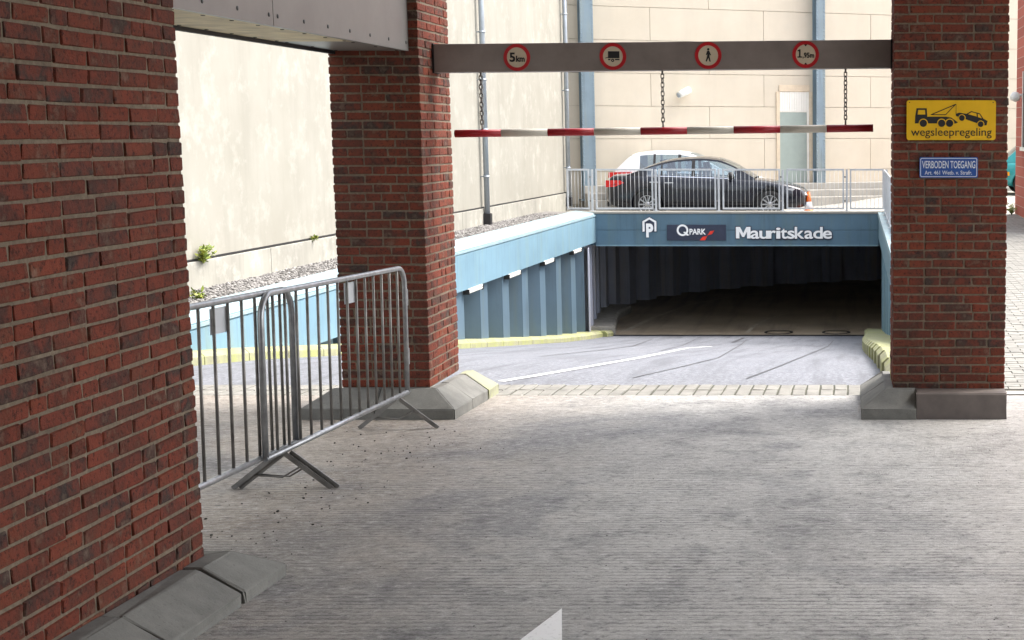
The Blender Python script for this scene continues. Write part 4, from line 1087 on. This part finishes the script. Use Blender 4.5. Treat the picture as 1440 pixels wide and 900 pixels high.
        # mirror, door handles and seams
        mx = wins[-1][1] - .10; p = side(mx, .12, s)
        mm = MB(); mm.lathe([(0, -.10), (.05, -.09), (.075, -.03), (.078, .03), (.06, .08), (0, .10)], (p[0], p[1] + s * .13, p[2] + .05), (0, 1, .12), 14); mm.bar(p, (p[0], p[1] + s * .08, p[2] + .02), .05, .03); mm.build('mirror', paint if paint is not M_CARNAVY else M_BLACK, t)
        for a, b in wins[:2] if len(wins) > 2 else wins[-2:]:
            hx = a + .16; y_ = spl(plan, hx) * hw * .985; mm = MB(); mm.box(hx - .1, hx + .1, s * y_ - .012, s * y_ + .022, bz(hx) - .15, bz(hx) - .12); mm.build('door_handle', M_CHROME, t, bevel=.005)
        for a in lightsty['tail']:
            pl = a['poly']; mm = MB(); v = []
            for off in (-.03, .022):
                for (x, z) in pl: v.append((x if x > .02 else x - off, s * (spl(plan, max(x, .04)) * hw * 1.0 + off), z))
            k_ = len(pl); mm.add(v, [tuple(range(k_)), tuple(range(k_, 2 * k_))[::-1]] + [(i, (i + 1) % k_, k_ + (i + 1) % k_, k_ + i) for i in range(k_)]); mm.build('tail_light', a.get('mat', M_TAIL), t)
        pl = lightsty['head']; mm = MB(); v = []
        for off in (-.05, .008):
            for (x, z) in pl: v.append((min(x, L + .004 + off * .2), s * (spl(plan, min(x, L - .05)) * hw * .975 + off), z))
        k_ = len(pl); mm.add(v, [tuple(range(k_)), tuple(range(k_, 2 * k_))[::-1]] + [(i, (i + 1) % k_, k_ + (i + 1) % k_, k_ + i) for i in range(k_)]); mm.build('headlight', M_HEAD, t)
    # seats
    for x in lightsty['seats']:
        for s in (-1, 1):
            mm = MB(); mm.obox((x, s * .36, .88), (.06, 0, -.012), (0, .23, 0), (-.06, 0, .30)); mm.obox((x - .05, s * .36, 1.23), (.04, 0, 0), (0, .12, 0), (-.012, 0, .075)); mm.build('seat', M_SEAT, t, bevel=.03)
    # wheels
    for ax in axles:
        for s in (-1, 1):
            yc = s * (hw - .115); ou = Vector((0, s, 0))
            mm = MB(); mm.lathe([(wr * .66, -.10), (wr * .93, -.105), (wr, -.07), (wr, .07), (wr * .93, .105), (wr * .66, .10)], (ax, yc, wr), ou, 32); wh = mm.build('wheel', M_RUBBER, t)
            mm = MB(); mm.lathe([(wr * .665, .098), (wr * .63, .10), (wr * .60, .06)], (ax, yc, wr), ou, 32)
            for i in range(10):
                a = 2 * math.pi * i / 10; d = Vector((math.cos(a), 0, math.sin(a))); c0 = Vector((ax, yc, wr)) + ou * .085
                mm.bar(c0 + d * .04, c0 + d * wr * .63, .028, .02, ou)
            mm.lathe([(0, .10), (.055, .098), (.065, .07)], (ax, yc, wr), ou, 16); mm.build('rim', M_ALLOY, wh)
            mm = MB(); mm.lathe([(0, .045), (wr * .62, .045)], (ax, yc, wr), ou, 24); mm.build('brake_disc', M_BLACK, wh)
    # lower trim
    for s in (-1, 1):
        mm = MB(); mm.box(axles[0] + wr + .08, axles[1] - wr - .08, s * hw * .965 - .02, s * hw * .965 + .02, .185, .27); mm.build('sill', M_BLACK, t, bevel=.01)
    mm = MB(); mm.box(-.012, .03, -hw * .62, hw * .62, .26, .40); mm.build('rear_bumper_insert', M_BLACK, t, bevel=.01)
    mm = MB(); mm.box(-.014, .02, -.26, .26, tail, tail + .11); mm.build('number_plate', simple('plate_yellow', (.75, .55, .03), .5), t)
    mm = MB(); mm.box(L - .03, L + .012, -hw * .5, hw * .5, .34, .60); mm.build('grille', M_BLACK, t, bevel=.02)
    return t
plan_s = [(0, .70), (.04, .78), (.12, .86), (.35, .94), (.9, .99), (1.6, 1), (3.3, 1), (4.0, .975), (4.4, .90), (4.62, .78), (4.70, .66), (4.75, .52)]
make_car('parked_car', (rx(850) - .07, 36.05, street_z(-3, 36)), 0, 'dark navy saloon car parked behind the railing of the garage portal', M_CARNAVY, 4.75, 1.84, (.98, 3.86), .325,
         belt=[(0, .84), (.06, .95), (.16, .985), (.7, 1.0), (1.3, .985), (2.2, .955), (3.1, .925), (3.45, .905), (4.0, .84), (4.4, .755), (4.65, .66), (4.75, .56)],
         roof=[(.40, .985), (.62, 1.06), (.95, 1.20), (1.35, 1.335), (1.75, 1.40), (2.2, 1.425), (2.6, 1.395), (2.95, 1.275), (3.25, 1.10), (3.55, .91)],
         plan=plan_s, wins=[(.98, 1.30), (1.34, 2.02), (2.10, 3.05)], tail=.70, rear_glass=(.50, 1.30), front_glass=(2.65, 3.50),
         lightsty=dict(tail=[dict(poly=[(-.005, .72), (.22, .74), (.44, .83), (.34, .885), (.01, .885)])], head=[(4.74, .52), (4.40, .585), (4.22, .685), (4.40, .70), (4.70, .60)], seats=(1.5, 2.35)))
make_car('parked_car', (rx(850) - .46, 38.95, street_z(-3, 38)), 0, 'white hatchback parked behind the dark saloon car', M_CARWHITE, 4.25, 1.80, (.72, 3.35), .33,
         belt=[(0, .80), (.05, .95), (.14, 1.02), (.7, 1.03), (1.5, 1.0), (2.6, .97), (3.2, .93), (3.7, .86), (4.0, .77), (4.2, .64), (4.25, .55)],
         roof=[(.12, 1.03), (.22, 1.13), (.50, 1.40), (.66, 1.475), (1.1, 1.525), (1.6, 1.53), (2.05, 1.48), (2.5, 1.30), (3.05, .96)],
         plan=[(0, .78), (.04, .86), (.12, .92), (.4, .97), (.9, 1), (3.0, 1), (3.6, .965), (3.95, .87), (4.15, .74), (4.25, .55)], wins=[(.78, 1.12), (1.18, 1.75), (1.83, 2.62)], tail=.74, rear_glass=(.16, .56), front_glass=(2.05, 3.0),
         lightsty=dict(tail=[dict(poly=[(-.005, .86), (.30, .88), (.62, .985), (.56, 1.005), (.01, 1.0)])], head=[(4.24, .55), (3.92, .62), (3.72, .74), (3.92, .75), (4.2, .64)], seats=(1.35, 2.05)))
px0 = at_y(1404, 260, 40.5).x
make_car('parked_car', (px0, 41.2, street_z(5, 41)), 0, 'teal car parked behind the red brick building', M_CARTEAL, 4.1, 1.7, (.70, 3.2), .30,
         belt=[(0, .70), (.05, .80), (.14, .86), (.7, .88), (1.5, .86), (2.6, .84), (3.2, .81), (3.6, .76), (3.9, .68), (4.05, .58), (4.1, .5)],
         roof=[(.10, .88), (.2, .97), (.45, 1.2), (.66, 1.34), (1.1, 1.38), (1.6, 1.38), (2.05, 1.32), (2.5, 1.12), (2.95, .83)],
         plan=[(0, .78), (.04, .86), (.12, .92), (.4, .97), (.9, 1), (2.9, 1), (3.5, .965), (3.8, .87), (4.0, .74), (4.1, .55)], wins=[(.72, 1.1), (1.16, 1.75), (1.83, 2.55)], tail=.55, rear_glass=(.14, .56), front_glass=(2.05, 2.9),
         lightsty=dict(tail=[dict(poly=[(-.005, .52), (.28, .52), (.28, .62), (.01, .62)], mat=M_AMBER)], head=[(4.09, .45), (3.8, .5), (3.6, .62), (3.8, .63), (4.05, .55)], seats=(1.35, 2.05)))
# traffic cone
r = thing('traffic_cone', (-1.06, 35.5, street_z(-1, 35.5)), 'orange and white traffic cone at the nose of the dark saloon car', 'cone')
m = MB(); m.box(-.17, .17, -.17, .17, 0, .035); m.build('base', M_ORANGE, r, bevel=.01)
for nm, a, b, mt in (('lower_cone', .035, .20, M_ORANGE), ('white_band', .2005, .36, M_SWHITE), ('upper_cone', .3605, .60, M_ORANGE)):
    q = lambda z: .125 - .1 * (z - .035) / .565
    m = MB(); m.tube([(0, 0, a), (0, 0, b)], [q(a), q(b)], 18); m.build(nm, mt, r)

# ------------------------------------------------------------------ red brick building on the right
XB2 = 3.74; YB2 = 34.6
t = thing('brick_building', (XB2, YB2, .1), 'red brick building beyond the pillar with the signs', 'building')
m = MB(); m.box(0, 9, 28 - YB2, 0, -.3, 6.2); m.build('wall', M_FARBRICK, t)
for wy_ in (-2.0, -5):
    m = MB(); m.box(-.012, .02, wy_ - .6, wy_ + .6, 1.55, 3.2); wn = m.build('window', M_BLACK, t)
    m = MB(); m.box(-.06, .02, wy_ - .66, wy_ + .66, 1.47, 1.548); m.build('sill', M_LAMPW, t)
    m = MB(); m.box(-.025, -.013, wy_ - .6, wy_ - .53, 1.55, 3.2); m.box(-.025, -.013, wy_ + .53, wy_ + .6, 1.55, 3.2); m.build('frame', M_LAMPW, wn)
p = at_x(1432, 137, XB2 - .1); r = thing('wall_lamp', (XB2, p.y, p.z), 'white round wall lamp on the red brick building', 'lamp')
m = MB(); m.tube([(.0, 0, .05), (-.12, 0, .05)], .03, 8); m.build('arm', M_LAMPW, r)
m = MB(); m.lathe([(0, .13), (.07, .11), (.11, .05), (.12, 0), (.10, -.06), (0, -.1)], (-.17, 0, 0), (0, 0, 1), 16); m.build('globe', M_LAMPW, r)
p = Vector((XB2 - .12, YB2 - .4, street_z(3.6, YB2))); weed(tuple(p), 22, .30, .28, 'leafy weed at the foot of the red brick building')
